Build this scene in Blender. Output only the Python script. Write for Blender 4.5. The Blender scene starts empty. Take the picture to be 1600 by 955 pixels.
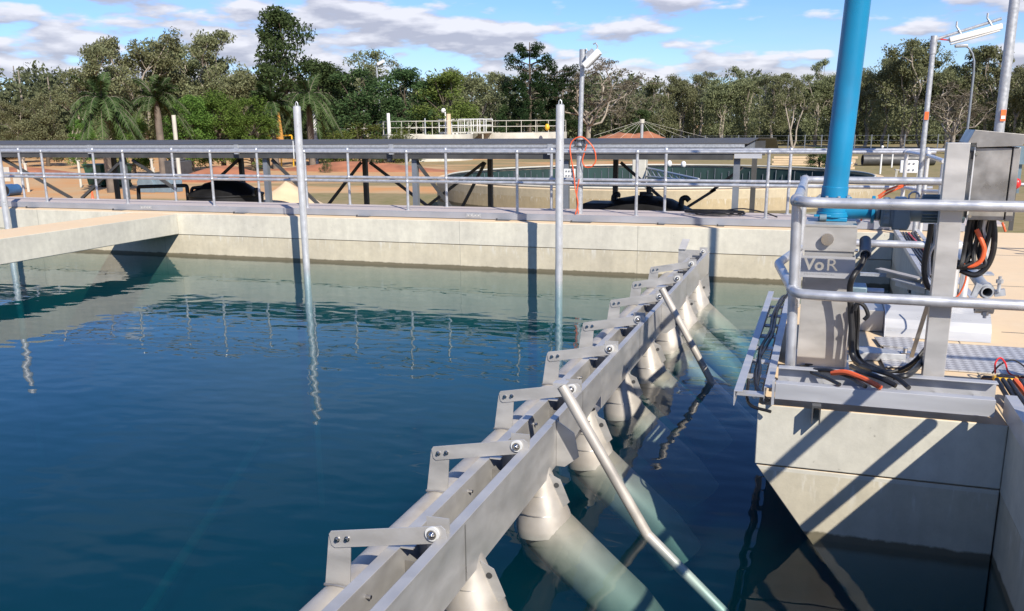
import bpy, bmesh, math, random
from mathutils import Vector, Matrix, noise as mn
C = bpy.context.scene
COL = C.collection
R_ = math.radians
# ------------------------------------------------------------------ camera
CF, CCX, CCY = 1404.9, 800.0, 551.44          # focal length and principal point in photo pixels
PITCH, ROLL, YAW, ZC = .248764, -.009063, .329984, 1.5
_f = Vector((-math.sin(YAW)*math.cos(PITCH), math.cos(YAW)*math.cos(PITCH), -math.sin(PITCH)))
_r = Vector((math.cos(YAW), math.sin(YAW), 0)); _u = _r.cross(_f)
_rr = math.cos(ROLL)*_r + math.sin(ROLL)*_u; _uu = -math.sin(ROLL)*_r + math.cos(ROLL)*_u
cam = bpy.data.cameras.new('camera'); camo = bpy.data.objects.new('camera', cam); COL.objects.link(camo)
camo.matrix_world = Matrix(((_rr.x, _uu.x, -_f.x, 0), (_rr.y, _uu.y, -_f.y, 0), (_rr.z, _uu.z, -_f.z, ZC), (0, 0, 0, 1)))
cam.sensor_width = 36; cam.lens = CF/1600*36; cam.shift_y = (CCY-477.5)/1600
cam.clip_start = .05; cam.clip_end = 6000
C.camera = camo
# ------------------------------------------------------------------ light
SUN = Vector((.875, -1.0, 1.03)).normalized()
sl = bpy.data.lights.new('sun', 'SUN'); so = bpy.data.objects.new('sun', sl); COL.objects.link(so)
sl.energy = 4.5; sl.angle = R_(.53); sl.color = (1, .93, .82)
so.rotation_euler = SUN.to_track_quat('Z', 'Y').to_euler()
W = bpy.data.worlds.new('World'); C.world = W; W.use_nodes = True
C.view_settings.view_transform = 'Standard'; C.view_settings.look = 'None'
C.view_settings.exposure = 0.58; C.view_settings.gamma = 1
SKY_STRENGTH = .125
SEED = 12.4
def build_world():
    nt = W.node_tree; nt.nodes.clear(); N = nt.nodes.new; L = nt.links.new
    out = N('ShaderNodeOutputWorld'); bg = N('ShaderNodeBackground'); L(bg.outputs[0], out.inputs[0])
    sky = N('ShaderNodeTexSky'); sky.sky_type = 'NISHITA'; sky.sun_disc = False
    sky.sun_elevation = math.asin(SUN.z); sky.sun_rotation = math.atan2(SUN.x, SUN.y)
    sky.air_density = 1.0; sky.dust_density = .25; sky.ozone_density = 2.2; sky.altitude = 400
    hs = N('ShaderNodeHueSaturation'); hs.inputs['Saturation'].default_value = 1.15; L(sky.outputs[0], hs.inputs['Color'])
    tint = N('ShaderNodeMixRGB'); tint.blend_type = 'MULTIPLY'; tint.inputs[0].default_value = 1; L(hs.outputs[0], tint.inputs[1]); tint.inputs[2].default_value = (.50, .60, .86, 1)
    tc = N('ShaderNodeTexCoord')
    def noise_at(off, sc, det, seed):
        m = N('ShaderNodeMapping'); L(tc.outputs['Generated'], m.inputs['Vector'])
        m.inputs['Location'].default_value = (seed, seed*.37, off+seed*.11); m.inputs['Scale'].default_value = sc
        n = N('ShaderNodeTexNoise'); n.inputs['Scale'].default_value = 1; n.inputs['Detail'].default_value = det
        n.inputs['Roughness'].default_value = .5; n.inputs['Distortion'].default_value = 0
        L(m.outputs[0], n.inputs['Vector']); return n.outputs['Fac']
    def M(op, a, b, c=None, clamp=False):
        m = N('ShaderNodeMath'); m.operation = op; m.use_clamp = clamp
        for i, v in enumerate((a, b, c)):
            if v is None: continue
            if isinstance(v, (int, float)): m.inputs[i].default_value = v
            else: L(v, m.inputs[i])
        return m.outputs[0]
    sc = (12., 12., 44)
    n1 = noise_at(0, sc, 7, SEED); n2 = noise_at(.38, sc, 7, SEED)
    wide = noise_at(0, (2.2, 2.2, 9), 3, 8.7)
    sep = N('ShaderNodeSeparateXYZ'); L(tc.outputs['Generated'], sep.inputs[0])
    z = sep.outputs['Z']
    lowfade = N('ShaderNodeMapRange'); L(z, lowfade.inputs[0])
    lowfade.inputs[1].default_value = .14; lowfade.inputs[2].default_value = .24; lowfade.inputs[3].default_value = 0; lowfade.inputs[4].default_value = .26
    dens = M('SUBTRACT', M('ADD', n1, M('MULTIPLY', M('SUBTRACT', wide, .5), .85)), lowfade.outputs[0])
    cov = N('ShaderNodeMapRange'); cov.interpolation_type = 'SMOOTHSTEP'; L(dens, cov.inputs[0])
    cov.inputs[1].default_value = .405; cov.inputs[2].default_value = .515; cov.inputs[3].default_value = 0; cov.inputs[4].default_value = .93
    lit = M('ADD', M('MULTIPLY', M('SUBTRACT', n1, n2), 5.5), .36, clamp=True)
    ramp = N('ShaderNodeMixRGB'); L(lit, ramp.inputs[0])
    ramp.inputs[1].default_value = (2.7, 2.8, 3.4, 1); ramp.inputs[2].default_value = (4.9, 4.9, 5.3, 1)
    wisp = noise_at(0, (3, 3, 16), 5, 21.0)
    wf = N('ShaderNodeMapRange'); L(wisp, wf.inputs[0]); wf.inputs[1].default_value = .45; wf.inputs[2].default_value = .75; wf.inputs[4].default_value = .35
    m1 = N('ShaderNodeMixRGB'); L(wf.outputs[0], m1.inputs[0]); L(tint.outputs[0], m1.inputs[1]); m1.inputs[2].default_value = (3.4, 4.1, 5.2, 1)
    m2 = N('ShaderNodeMixRGB'); L(cov.outputs[0], m2.inputs[0]); L(m1.outputs[0], m2.inputs[1]); L(ramp.outputs[0], m2.inputs[2])
    L(m2.outputs[0], bg.inputs[0]); bg.inputs[1].default_value = SKY_STRENGTH
build_world()
cy = C.cycles
cy.use_denoising = True
try: cy.denoiser = 'OPENIMAGEDENOISE'
except Exception: pass
cy.max_bounces = 8; cy.diffuse_bounces = 2; cy.glossy_bounces = 4; cy.transparent_max_bounces = 12; cy.transmission_bounces = 4
cy.volume_bounces = 0; cy.caustics_reflective = False; cy.caustics_refractive = False
cy.sample_clamp_indirect = 6
# ------------------------------------------------------------------ projection helpers (pixel of the photo -> point in the place)
def ray(u, v):
    return _rr*((u-CCX)/CF) + _uu*(-(v-CCY)/CF) + _f
def onZ(u, v, z=0.):
    d = ray(u, v); return Vector((0, 0, ZC)) + d*((z-ZC)/d.z)
def onY(u, v, y):
    d = ray(u, v); return Vector((0, 0, ZC)) + d*(y/d.y)
def far(u, v, D):
    d = ray(u, v); return Vector((0, 0, ZC)) + d*(D/math.hypot(d.x, d.y))
# ------------------------------------------------------------------ object helpers
ORG = {}
def tag(o, label=None, cat=None, group=None, kind=None):
    if label: o['label'] = label
    if cat: o['category'] = cat
    if group: o['group'] = group
    if kind: o['kind'] = kind
    return o
def empty(name, loc, label=None, cat=None, group=None):
    o = bpy.data.objects.new(name, None); COL.objects.link(o); o.location = loc
    o.empty_display_size = .1
    ORG[o] = Vector(loc); return tag(o, label, cat, group)
class MB:
    def __init__(s): s.v = []; s.f = []
    def add(s, vs, fs):
        n = len(s.v); s.v += [Vector(p) for p in vs]; s.f += [[i+n for i in f] for f in fs]; return s
    def box(s, x0, x1, y0, y1, z0, z1):
        return s.add([(x0,y0,z0),(x1,y0,z0),(x1,y1,z0),(x0,y1,z0),(x0,y0,z1),(x1,y0,z1),(x1,y1,z1),(x0,y1,z1)],
            [(3,2,1,0),(4,5,6,7),(0,1,5,4),(1,2,6,5),(2,3,7,6),(3,0,4,7)])
    def obox(s, c, ax, ay, az):     # centre and three half-axis vectors
        c = Vector(c); ax, ay, az = Vector(ax), Vector(ay), Vector(az)
        return s.add([c+i*ax+j*ay+k*az for k in (-1, 1) for i, j in ((-1,-1),(1,-1),(1,1),(-1,1))],
            [(3,2,1,0),(4,5,6,7),(0,1,5,4),(1,2,6,5),(2,3,7,6),(3,0,4,7)])
    def bar(s, a, b, w, h, up=(0, 0, 1)):   # rectangular bar from a to b
        a, b = Vector(a), Vector(b); d = b-a; L = d.length; d.normalize(); up = Vector(up)
        sd = d.cross(up)
        if sd.length < 1e-4: sd = d.cross(Vector((0, 1, 0)))
        sd.normalize(); up = sd.cross(d)
        return s.obox((a+b)/2, d*L/2, sd*w/2, up*h/2)
    def path(s, pts, r, seg=12, cap=True, closed=False):
        pts = [Vector(p) for p in pts]; n = len(pts); rs = r if isinstance(r, (list, tuple)) else [r]*n
        base = len(s.v); prev = None
        for i, p in enumerate(pts):
            if closed: t = (pts[(i+1) % n]-pts[i-1])
            else: t = (pts[min(i+1, n-1)]-pts[max(i-1, 0)])
            if t.length < 1e-9: t = Vector((0, 0, 1))
            t.normalize()
            if prev is None:
                a = t.orthogonal().normalized()
            else:
                a = prev - t*prev.dot(t)
                if a.length < 1e-6: a = t.orthogonal()
                a.normalize()
            prev = a; b = t.cross(a)
            for k in range(seg):
                w = 2*math.pi*k/seg
                s.v.append(p + (a*math.cos(w)+b*math.sin(w))*rs[i])
        m = n if closed else n-1
        for i in range(m):
            j = (i+1) % n
            for k in range(seg):
                k2 = (k+1) % seg
                s.f.append([base+i*seg+k, base+i*seg+k2, base+j*seg+k2, base+j*seg+k])
        if cap and not closed:
            s.f.append([base+k for k in range(seg)][::-1]); s.f.append([base+(n-1)*seg+k for k in range(seg)])
        return s
    def tube(s, a, b, r, seg=12, r2=None, cap=True): return s.path([a, b], [r, r if r2 is None else r2], seg, cap)
    def pipe(s, a, b, r, ri, seg=20):       # open hollow tube
        a, b = Vector(a), Vector(b); d = (b-a).normalized(); p = d.orthogonal().normalized(); q = d.cross(p); base = len(s.v)
        for c, rad in ((a, r), (b, r), (b, ri), (a, ri)):
            for k in range(seg):
                w = 2*math.pi*k/seg; s.v.append(c+(p*math.cos(w)+q*math.sin(w))*rad)
        for i in range(4):
            j = (i+1) % 4
            for k in range(seg):
                k2 = (k+1) % seg; s.f.append([base+i*seg+k, base+i*seg+k2, base+j*seg+k2, base+j*seg+k])
        return s
    def ball(s, c, r, seg=14, rings=9, sz=1.0):
        c = Vector(c); base = len(s.v)
        for i in range(1, rings):
            th = math.pi*i/rings
            for k in range(seg):
                w = 2*math.pi*k/seg
                s.v.append(c+Vector((math.sin(th)*math.cos(w), math.sin(th)*math.sin(w), math.cos(th)*sz))*r)
        top = len(s.v); s.v.append(c+Vector((0, 0, r*sz))); s.v.append(c-Vector((0, 0, r*sz)))
        for i in range(rings-2):
            for k in range(seg):
                k2 = (k+1) % seg; s.f.append([base+i*seg+k, base+(i+1)*seg+k, base+(i+1)*seg+k2, base+i*seg+k2])
        for k in range(seg):
            k2 = (k+1) % seg
            s.f.append([top, base+k, base+k2]); s.f.append([top+1, base+(rings-2)*seg+k2, base+(rings-2)*seg+k])
        return s
    def prism(s, poly, axis, a, b):   # poly of 2D points, extruded along axis 'x','y','z'
        def P(p, t):
            return {'x': (t, p[0], p[1]), 'y': (p[0], t, p[1]), 'z': (p[0], p[1], t)}[axis]
        n = len(poly); s.add([P(p, a) for p in poly]+[P(p, b) for p in poly],
            [list(range(n))[::-1], list(range(n, 2*n))]+[[i, (i+1) % n, (i+1) % n+n, i+n] for i in range(n)])
        return s
    def lathe(s, c, prof, seg=32):
        c = Vector(c); base = len(s.v)
        for r, z in prof:
            for k in range(seg):
                w = 2*math.pi*k/seg; s.v.append(c+Vector((r*math.cos(w), r*math.sin(w), z)))
        for i in range(len(prof)-1):
            for k in range(seg):
                k2 = (k+1) % seg; s.f.append([base+i*seg+k, base+i*seg+k2, base+(i+1)*seg+k2, base+(i+1)*seg+k])
        return s
    def quad(s, a, b, c, d): return s.add([a, b, c, d], [(0, 1, 2, 3)])
    def build(s, name, mat, parent=None, smooth=True, bevel=0, org=None, fix=True):
        o0 = ORG[parent] if parent is not None else (Vector(org) if org is not None else Vector((0, 0, 0)))
        me = bpy.data.meshes.new(name); me.from_pydata([v-o0 for v in s.v], [], s.f); me.update()
        if fix:
            bm = bmesh.new(); bm.from_mesh(me); bmesh.ops.recalc_face_normals(bm, faces=bm.faces); bm.to_mesh(me); bm.free()
        if mat: me.materials.append(mat)
        if smooth:
            me.shade_smooth(); me.set_sharp_from_angle(angle=R_(38))
        o = bpy.data.objects.new(name, me); COL.objects.link(o)
        if parent is not None: o.parent = parent
        else: o.location = o0
        ORG[o] = o0
        if bevel:
            b = o.modifiers.new('bevel', 'BEVEL'); b.width = bevel; b.segments = 2; b.limit_method = 'ANGLE'; b.angle_limit = R_(50)
        return o
def catmull(pts, n=6):
    pts = [Vector(p) for p in pts]; P = [pts[0]*2-pts[1]]+pts+[pts[-1]*2-pts[-2]]; out = []
    for i in range(1, len(P)-2):
        for k in range(n):
            t = k/n
            out.append(.5*((2*P[i])+(-P[i-1]+P[i+1])*t+(2*P[i-1]-5*P[i]+4*P[i+1]-P[i+2])*t*t+(-P[i-1]+3*P[i]-3*P[i+1]+P[i+2])*t**3))
    out.append(pts[-1]); return out
def fillet(pts, r, n=6):
    pts = [Vector(p) for p in pts]; out = [pts[0]]
    for i in range(1, len(pts)-1):
        a = (pts[i-1]-pts[i]); b = (pts[i+1]-pts[i]); q = min(r, a.length*.45, b.length*.45)
        A = pts[i]+a.normalized()*q; B = pts[i]+b.normalized()*q
        for k in range(n+1):
            t = k/n; out.append(A*(1-t)**2+pts[i]*2*t*(1-t)+B*t*t)
    out.append(pts[-1]); return out
def copy_tree(o, parent=None):
    c = o.copy(); COL.objects.link(c); c.parent = parent
    ORG[c] = ORG.get(o, Vector((0, 0, 0)))
    for ch in o.children: copy_tree(ch, c)
    return c
# ------------------------------------------------------------------ materials
def newmat(name):
    m = bpy.data.materials.new(name); m.use_nodes = True; nt = m.node_tree
    return m, nt, nt.nodes.new, nt.links.new, nt.nodes['Principled BSDF']
def rgb(c): return (c[0], c[1], c[2], 1)
def basic(name, col, rough=.5, metal=0., var=.12, scale=6., bump=0., bscale=60., spec=.5, streak=None, rvar=.1, dirt=None):
    m, nt, N, L, B = newmat(name)
    g = N('ShaderNodeNewGeometry')
    mp = N('ShaderNodeMapping'); L(g.outputs['Position'], mp.inputs[0])
    if streak: mp.inputs['Scale'].default_value = streak
    n = N('ShaderNodeTexNoise'); n.inputs['Scale'].default_value = scale; n.inputs['Detail'].default_value = 6; L(mp.outputs[0], n.inputs['Vector'])
    r = N('ShaderNodeMapRange'); L(n.outputs['Fac'], r.inputs[0]); r.inputs[1].default_value = .3; r.inputs[2].default_value = .7
    mx = N('ShaderNodeMixRGB'); L(r.outputs[0], mx.inputs[0])
    mx.inputs[1].default_value = rgb([c*(1-var) for c in col]); mx.inputs[2].default_value = rgb([min(1, c*(1+var)) for c in col])
    last = mx.outputs[0]
    if dirt:
        n3 = N('ShaderNodeTexNoise'); n3.inputs['Scale'].default_value = dirt[3]; n3.inputs['Detail'].default_value = 8; L(g.outputs['Position'], n3.inputs['Vector'])
        r3 = N('ShaderNodeMapRange'); L(n3.outputs['Fac'], r3.inputs[0]); r3.inputs[1].default_value = .52; r3.inputs[2].default_value = .72; r3.inputs[4].default_value = dirt[4]
        m3 = N('ShaderNodeMixRGB'); L(r3.outputs[0], m3.inputs[0]); L(last, m3.inputs[1]); m3.inputs[2].default_value = rgb(dirt[:3]); last = m3.outputs[0]
    L(last, B.inputs['Base Color'])
    rr = N('ShaderNodeMapRange'); L(n.outputs['Fac'], rr.inputs[0]); rr.inputs[1].default_value = .3; rr.inputs[2].default_value = .7
    rr.inputs[3].default_value = max(.03, rough-rvar); rr.inputs[4].default_value = min(1, rough+rvar); L(rr.outputs[0], B.inputs['Roughness'])
    B.inputs['Metallic'].default_value = metal; B.inputs['Specular IOR Level'].default_value = spec
    if bump:
        n2 = N('ShaderNodeTexNoise'); n2.inputs['Scale'].default_value = bscale; n2.inputs['Detail'].default_value = 4; L(mp.outputs[0], n2.inputs['Vector'])
        b = N('ShaderNodeBump'); b.inputs['Strength'].default_value = bump; b.inputs['Distance'].default_value = .01; L(n2.outputs['Fac'], b.inputs['Height']); L(b.outputs[0], B.inputs['Normal'])
    return m
def concrete(name, base=(.63, .60, .51), seam=0., dust=(.72, .52, .31), low=.92, dustamt=.92):
    """cast concrete: cloudy tone, rain streaks, form seams, ochre dust lying on the top faces, lower pour and waterline stain by height"""
    m, nt, N, L, B = newmat(name)
    g = N('ShaderNodeNewGeometry'); P = g.outputs['Position']
    sx = N('ShaderNodeSeparateXYZ'); L(P, sx.inputs[0]); sn = N('ShaderNodeSeparateXYZ'); L(g.outputs['Normal'], sn.inputs[0])
    def nz(scale, det, sc=(1, 1, 1), rough=.55):
        mp = N('ShaderNodeMapping'); L(P, mp.inputs[0]); mp.inputs['Scale'].default_value = sc
        n = N('ShaderNodeTexNoise'); n.inputs['Scale'].default_value = scale; n.inputs['Detail'].default_value = det; n.inputs['Roughness'].default_value = rough
        L(mp.outputs[0], n.inputs['Vector']); return n.outputs['Fac']
    def MR(x, a, b, c, d):
        r = N('ShaderNodeMapRange'); L(x, r.inputs[0])
        for i, v in enumerate((a, b, c, d)): r.inputs[i+1].default_value = v
        return r.outputs[0]
    def MM(op, a, b):
        q = N('ShaderNodeMath'); q.operation = op
        for i, v in enumerate((a, b)):
            if isinstance(v, (int, float)): q.inputs[i].default_value = v
            else: L(v, q.inputs[i])
        return q.outputs[0]
    def mul(c, f):
        q = N('ShaderNodeMixRGB'); q.blend_type = 'MULTIPLY'; q.inputs[0].default_value = 1; L(c, q.inputs[1]); L(f, q.inputs[2]); return q.outputs[0]
    big = nz(.9, 5); fine = nz(9, 8, rough=.7); streak = nz(3.0, 6, (3.2, 3.2, .35)); spot = nz(26, 4)
    mx = N('ShaderNodeMixRGB'); L(MR(big, .3, .7, 0, 1), mx.inputs[0]); mx.inputs[1].default_value = rgb([c*.86 for c in base]); mx.inputs[2].default_value = rgb([base[0]*1.1, base[1]*1.1, base[2]*1.06])
    c = mul(mx.outputs[0], MR(fine, .25, .75, .86, 1.08)); c = mul(c, MR(streak, .35, .75, 1.02, .90))
    c = mul(c, MR(spot, .70, .76, 1, .62))
    # lower pour a touch darker and browner
    lowm = N('ShaderNodeMixRGB'); lowm.blend_type = 'MULTIPLY'; L(MM('LESS_THAN', sx.outputs['Z'], -.381), lowm.inputs[0]); L(c, lowm.inputs[1]); lowm.inputs[2].default_value = (low, low*.95, low*.86, 1)
    c = lowm.outputs[0]
    # leached lime streaks below the joint
    lime = nz(8, 5, (2.5, 2.5, .5)); lf = MM('MULTIPLY', MR(lime, .56, .66, 0, .75), MM('MULTIPLY', MR(sx.outputs['Z'], -.60, -.40, 0, 1), MM('LESS_THAN', sx.outputs['Z'], -.381)))
    q = N('ShaderNodeMixRGB'); L(lf, q.inputs[0]); L(c, q.inputs[1]); q.inputs[2].default_value = (.62, .60, .53, 1); c = q.outputs[0]
    # algae waterline
    wl = MM('ADD', sx.outputs['Z'], MM('MULTIPLY', fine, .05))
    q = N('ShaderNodeMixRGB'); L(MR(wl, -.70, -.685, .85, 0), q.inputs[0]); L(c, q.inputs[1]); q.inputs[2].default_value = (.10, .085, .05, 1); c = q.outputs[0]
    q = N('ShaderNodeMixRGB'); L(MR(wl, -.80, -.77, 1, 0), q.inputs[0]); L(c, q.inputs[1]); q.inputs[2].default_value = (.20, .21, .17, 1); c = q.outputs[0]
    if seam:
        fr = MM('FRACT', MM('DIVIDE', MM('ADD', sx.outputs['X'], 40.3), seam), 0)
        s1 = MM('MULTIPLY', MM('LESS_THAN', fr, .0045), .35)
        q = N('ShaderNodeMixRGB'); L(s1, q.inputs[0]); L(c, q.inputs[1]); q.inputs[2].default_value = (.13, .12, .10, 1); c = q.outputs[0]
    dm = MM('MULTIPLY', MR(sn.outputs['Z'], .6, .9, 0, 1), MR(nz(2.3, 7), .15, .75, dustamt, dustamt*.72))
    dn = N('ShaderNodeMixRGB'); L(dm, dn.inputs[0]); L(c, dn.inputs[1]); dn.inputs[2].default_value = rgb(dust); c = dn.outputs[0]
    L(c, B.inputs['Base Color']); B.inputs['Roughness'].default_value = .88; B.inputs['Specular IOR Level'].default_value = .25
    b = N('ShaderNodeBump'); b.inputs['Strength'].default_value = .35; b.inputs['Distance'].default_value = .006; L(MM('ADD', fine, MM('MULTIPLY', spot, .4)), b.inputs['Height']); L(b.outputs[0], B.inputs['Normal'])
    return m
M_ = {}
M_['wall'] = concrete('cast concrete', seam=2.9)
M_['conc'] = concrete('pier concrete', base=(.57, .55, .475))
M_['farconc'] = concrete('tank concrete', base=(.50, .43, .31), low=.9)
M_['ss'] = basic('brushed stainless', (.50, .485, .46), .42, .45, var=.13, scale=3.5, streak=(1, 1, 3), bump=.05, bscale=90, rvar=.12, dirt=(.33, .31, .28, 5, .35))
M_['sspipe'] = basic('pickled stainless', (.46, .425, .375), .5, .3, var=.16, scale=5, rvar=.12, dirt=(.30, .25, .19, 4, .45))
M_['sspipedim'] = basic('dimmed submerged stainless', (.20, .19, .155), .6, .1, var=.2, scale=4, dirt=(.12, .12, .08, 3, .6))  # darker copy of the pipe steel; weaker underwater sunlight is put into its colour
M_['ssdark'] = basic('weathered stainless sheet', (.30, .285, .265), .38, .6, var=.22, scale=7, rvar=.14, bump=.03, dirt=(.55, .53, .5, 9, .5))
M_['galv'] = basic('galvanised steel', (.46, .475, .49), .45, .5, var=.14, scale=28, rvar=.12)
M_['alu'] = basic('satin aluminium tube', (.68, .68, .68), .36, .5, var=.06, scale=9, rvar=.1)
M_['alurail'] = basic('weathered rail tube', (.50, .51, .53), .38, .55, var=.14, scale=11, rvar=.12)
M_['aluflat'] = basic('mill aluminium', (.50, .505, .52), .45, .45, var=.09, scale=4, rvar=.12, streak=(.3, 3, 3))
M_['fascia'] = basic('grey coated steel channel', (.34, .355, .39), .5, .35, var=.08, scale=3)
M_['walk'] = basic('pinkish walkway grating', (.46, .40, .375), .8, 0, var=.1, scale=60)
M_['roof'] = basic('charcoal roof sheet', (.075, .07, .062), .65, 0, var=.2, scale=1.5, streak=(1, .2, 1))
M_['dksteel'] = basic('dark painted steel', (.075, .075, .075), .5, .2, var=.2, scale=4)
M_['gysteel'] = basic('grey painted steel', (.20, .22, .25), .5, .3, var=.1, scale=4)
M_['blue'] = basic('blue enamel paint', (.004, .20, .38), .38, 0, var=.14, scale=2.2, rvar=.14, bump=.03, dirt=(.02, .16, .30, 3.6, .7))
M_['alubright'] = basic('bright folded aluminium', (.56, .56, .555), .35, .35, var=.08, scale=5, streak=(.4, 2, 2))
M_['gear'] = basic('blue grey gearbox paint', (.15, .22, .26), .42, 0, var=.08, scale=8, dirt=(.07, .10, .12, 12, .5))
M_['black'] = basic('black rubber cable', (.012, .012, .013), .42, 0, var=.1, scale=9)
M_['blackplastic'] = basic('black tank plastic', (.010, .010, .011), .55, 0, var=.3, scale=3)
M_['orange'] = basic('orange cable', (.72, .12, .035), .45, 0, var=.1, scale=9)
M_['red'] = basic('red plastic', (.62, .03, .03), .4, 0)
M_['white'] = basic('white painted metal', (.72, .72, .70), .45, 0, var=.05)
M_['nylon'] = basic('white nylon roller', (.62, .62, .60), .4, 0, var=.03)
M_['bolt'] = basic('polished bolt head', (.62, .60, .57), .22, 1., var=.05)
M_['yellow'] = basic('yellow plastic', (.75, .42, .03), .45, 0)
M_['sand'] = basic('pale sand', (.62, .47, .30), .95, 0, var=.08, scale=3, bump=.4, bscale=9)
M_['reddirt'] = basic('red earth', (.33, .13, .065), .95, 0, var=.25, scale=1.2, bump=.6, bscale=2)
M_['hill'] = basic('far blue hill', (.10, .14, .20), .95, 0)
M_['net'] = basic('green weir netting', (.018, .045, .042), .8, 0, var=.35, scale=3, streak=(1, 1, .2))
M_['offwhite'] = basic('weathered off white paint', (.52, .50, .43), .6, 0, var=.12, scale=2)
M_['sticker'] = basic('orange sticker', (.80, .16, .04), .5, 0)
M_['palmtrunk'] = basic('palm trunk', (.16, .13, .105), .9, 0, var=.25, scale=3)
M_['bark'] = basic('pale gum bark', (.30, .26, .21), .9, 0, var=.35, scale=1.5)
M_['darkbark'] = basic('dark bark', (.09, .07, .05), .9, 0, var=.3, scale=2)
M_['palmdead'] = basic('orange palm sheath', (.50, .24, .05), .8, 0, var=.2, scale=2)
def checker():
    m, nt, N, L, B = newmat('checker plate aluminium')
    g = N('ShaderNodeNewGeometry'); mp = N('ShaderNodeMapping'); L(g.outputs['Position'], mp.inputs[0]); mp.inputs['Rotation'].default_value = (0, 0, R_(45))
    ch = N('ShaderNodeTexChecker'); ch.inputs['Scale'].default_value = 26; ch.inputs[1].default_value = (.40, .39, .39, 1); ch.inputs[2].default_value = (.62, .61, .60, 1); L(mp.outputs[0], ch.inputs['Vector'])
    w = N('ShaderNodeTexWave'); w.inputs['Scale'].default_value = 14; L(mp.outputs[0], w.inputs['Vector'])
    L(ch.outputs[0], B.inputs['Base Color']); B.inputs['Metallic'].default_value = .5; B.inputs['Roughness'].default_value = .5
    b = N('ShaderNodeBump'); b.inputs['Strength'].default_value = .5; b.inputs['Distance'].default_value = .003; L(ch.outputs['Fac'], b.inputs['Height']); L(b.outputs[0], B.inputs['Normal'])
    return m
M_['checker'] = checker()
def leafmat(name, c1, c2, trans=.38):
    m, nt, N, L, B = newmat(name); nt.nodes.remove(B)
    out = nt.nodes['Material Output']; g = N('ShaderNodeNewGeometry'); oi = N('ShaderNodeObjectInfo')
    n = N('ShaderNodeTexNoise'); n.inputs['Scale'].default_value = .55; n.inputs['Detail'].default_value = 4; L(g.outputs['Position'], n.inputs['Vector'])
    a = N('ShaderNodeMath'); a.operation = 'ADD'; L(g.outputs['Random Per Island'], a.inputs[0]); L(n.outputs['Fac'], a.inputs[1])
    r = N('ShaderNodeMapRange'); L(a.outputs[0], r.inputs[0]); r.inputs[1].default_value = .45; r.inputs[2].default_value = 1.55
    mx = N('ShaderNodeMixRGB'); L(r.outputs[0], mx.inputs[0]); mx.inputs[1].default_value = rgb(c1); mx.inputs[2].default_value = rgb(c2)
    hv = N('ShaderNodeHueSaturation'); L(mx.outputs[0], hv.inputs['Color'])
    v = N('ShaderNodeMapRange'); L(oi.outputs['Random'], v.inputs[0]); v.inputs[3].default_value = .82; v.inputs[4].default_value = 1.2; L(v.outputs[0], hv.inputs['Value'])
    h = N('ShaderNodeMapRange'); L(oi.outputs['Random'], h.inputs[0]); h.inputs[3].default_value = .485; h.inputs[4].default_value = .515; L(h.outputs[0], hv.inputs['Hue'])
    d = N('ShaderNodeBsdfDiffuse'); t = N('ShaderNodeBsdfTranslucent'); s = N('ShaderNodeMixShader'); s.inputs[0].default_value = trans
    L(hv.outputs[0], d.inputs[0]); L(hv.outputs[0], t.inputs[0]); L(d.outputs[0], s.inputs[1]); L(t.outputs[0], s.inputs[2]); L(s.outputs[0], out.inputs[0])
    return m
M_['leaf_gum'] = leafmat('gum foliage', (.115, .13, .06), (.29, .305, .17))
M_['leaf_wood'] = leafmat('deep woodland foliage', (.085, .095, .048), (.17, .18, .10))
M_['leaf_grey'] = leafmat('grey dry foliage', (.12, .105, .07), (.24, .21, .15))
M_['leaf_dark'] = leafmat('dark foliage', (.035, .065, .025), (.11, .16, .065))
M_['leaf_green'] = leafmat('bright foliage', (.06, .11, .022), (.17, .26, .06))
M_['leaf_olive'] = leafmat('olive scrub foliage', (.07, .095, .02), (.19, .22, .065))
M_['leaf_pine'] = leafmat('pine foliage', (.012, .028, .012), (.045, .075, .03))
M_['leaf_palm'] = leafmat('palm fronds', (.03, .055, .02), (.095, .13, .05), .2)
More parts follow.
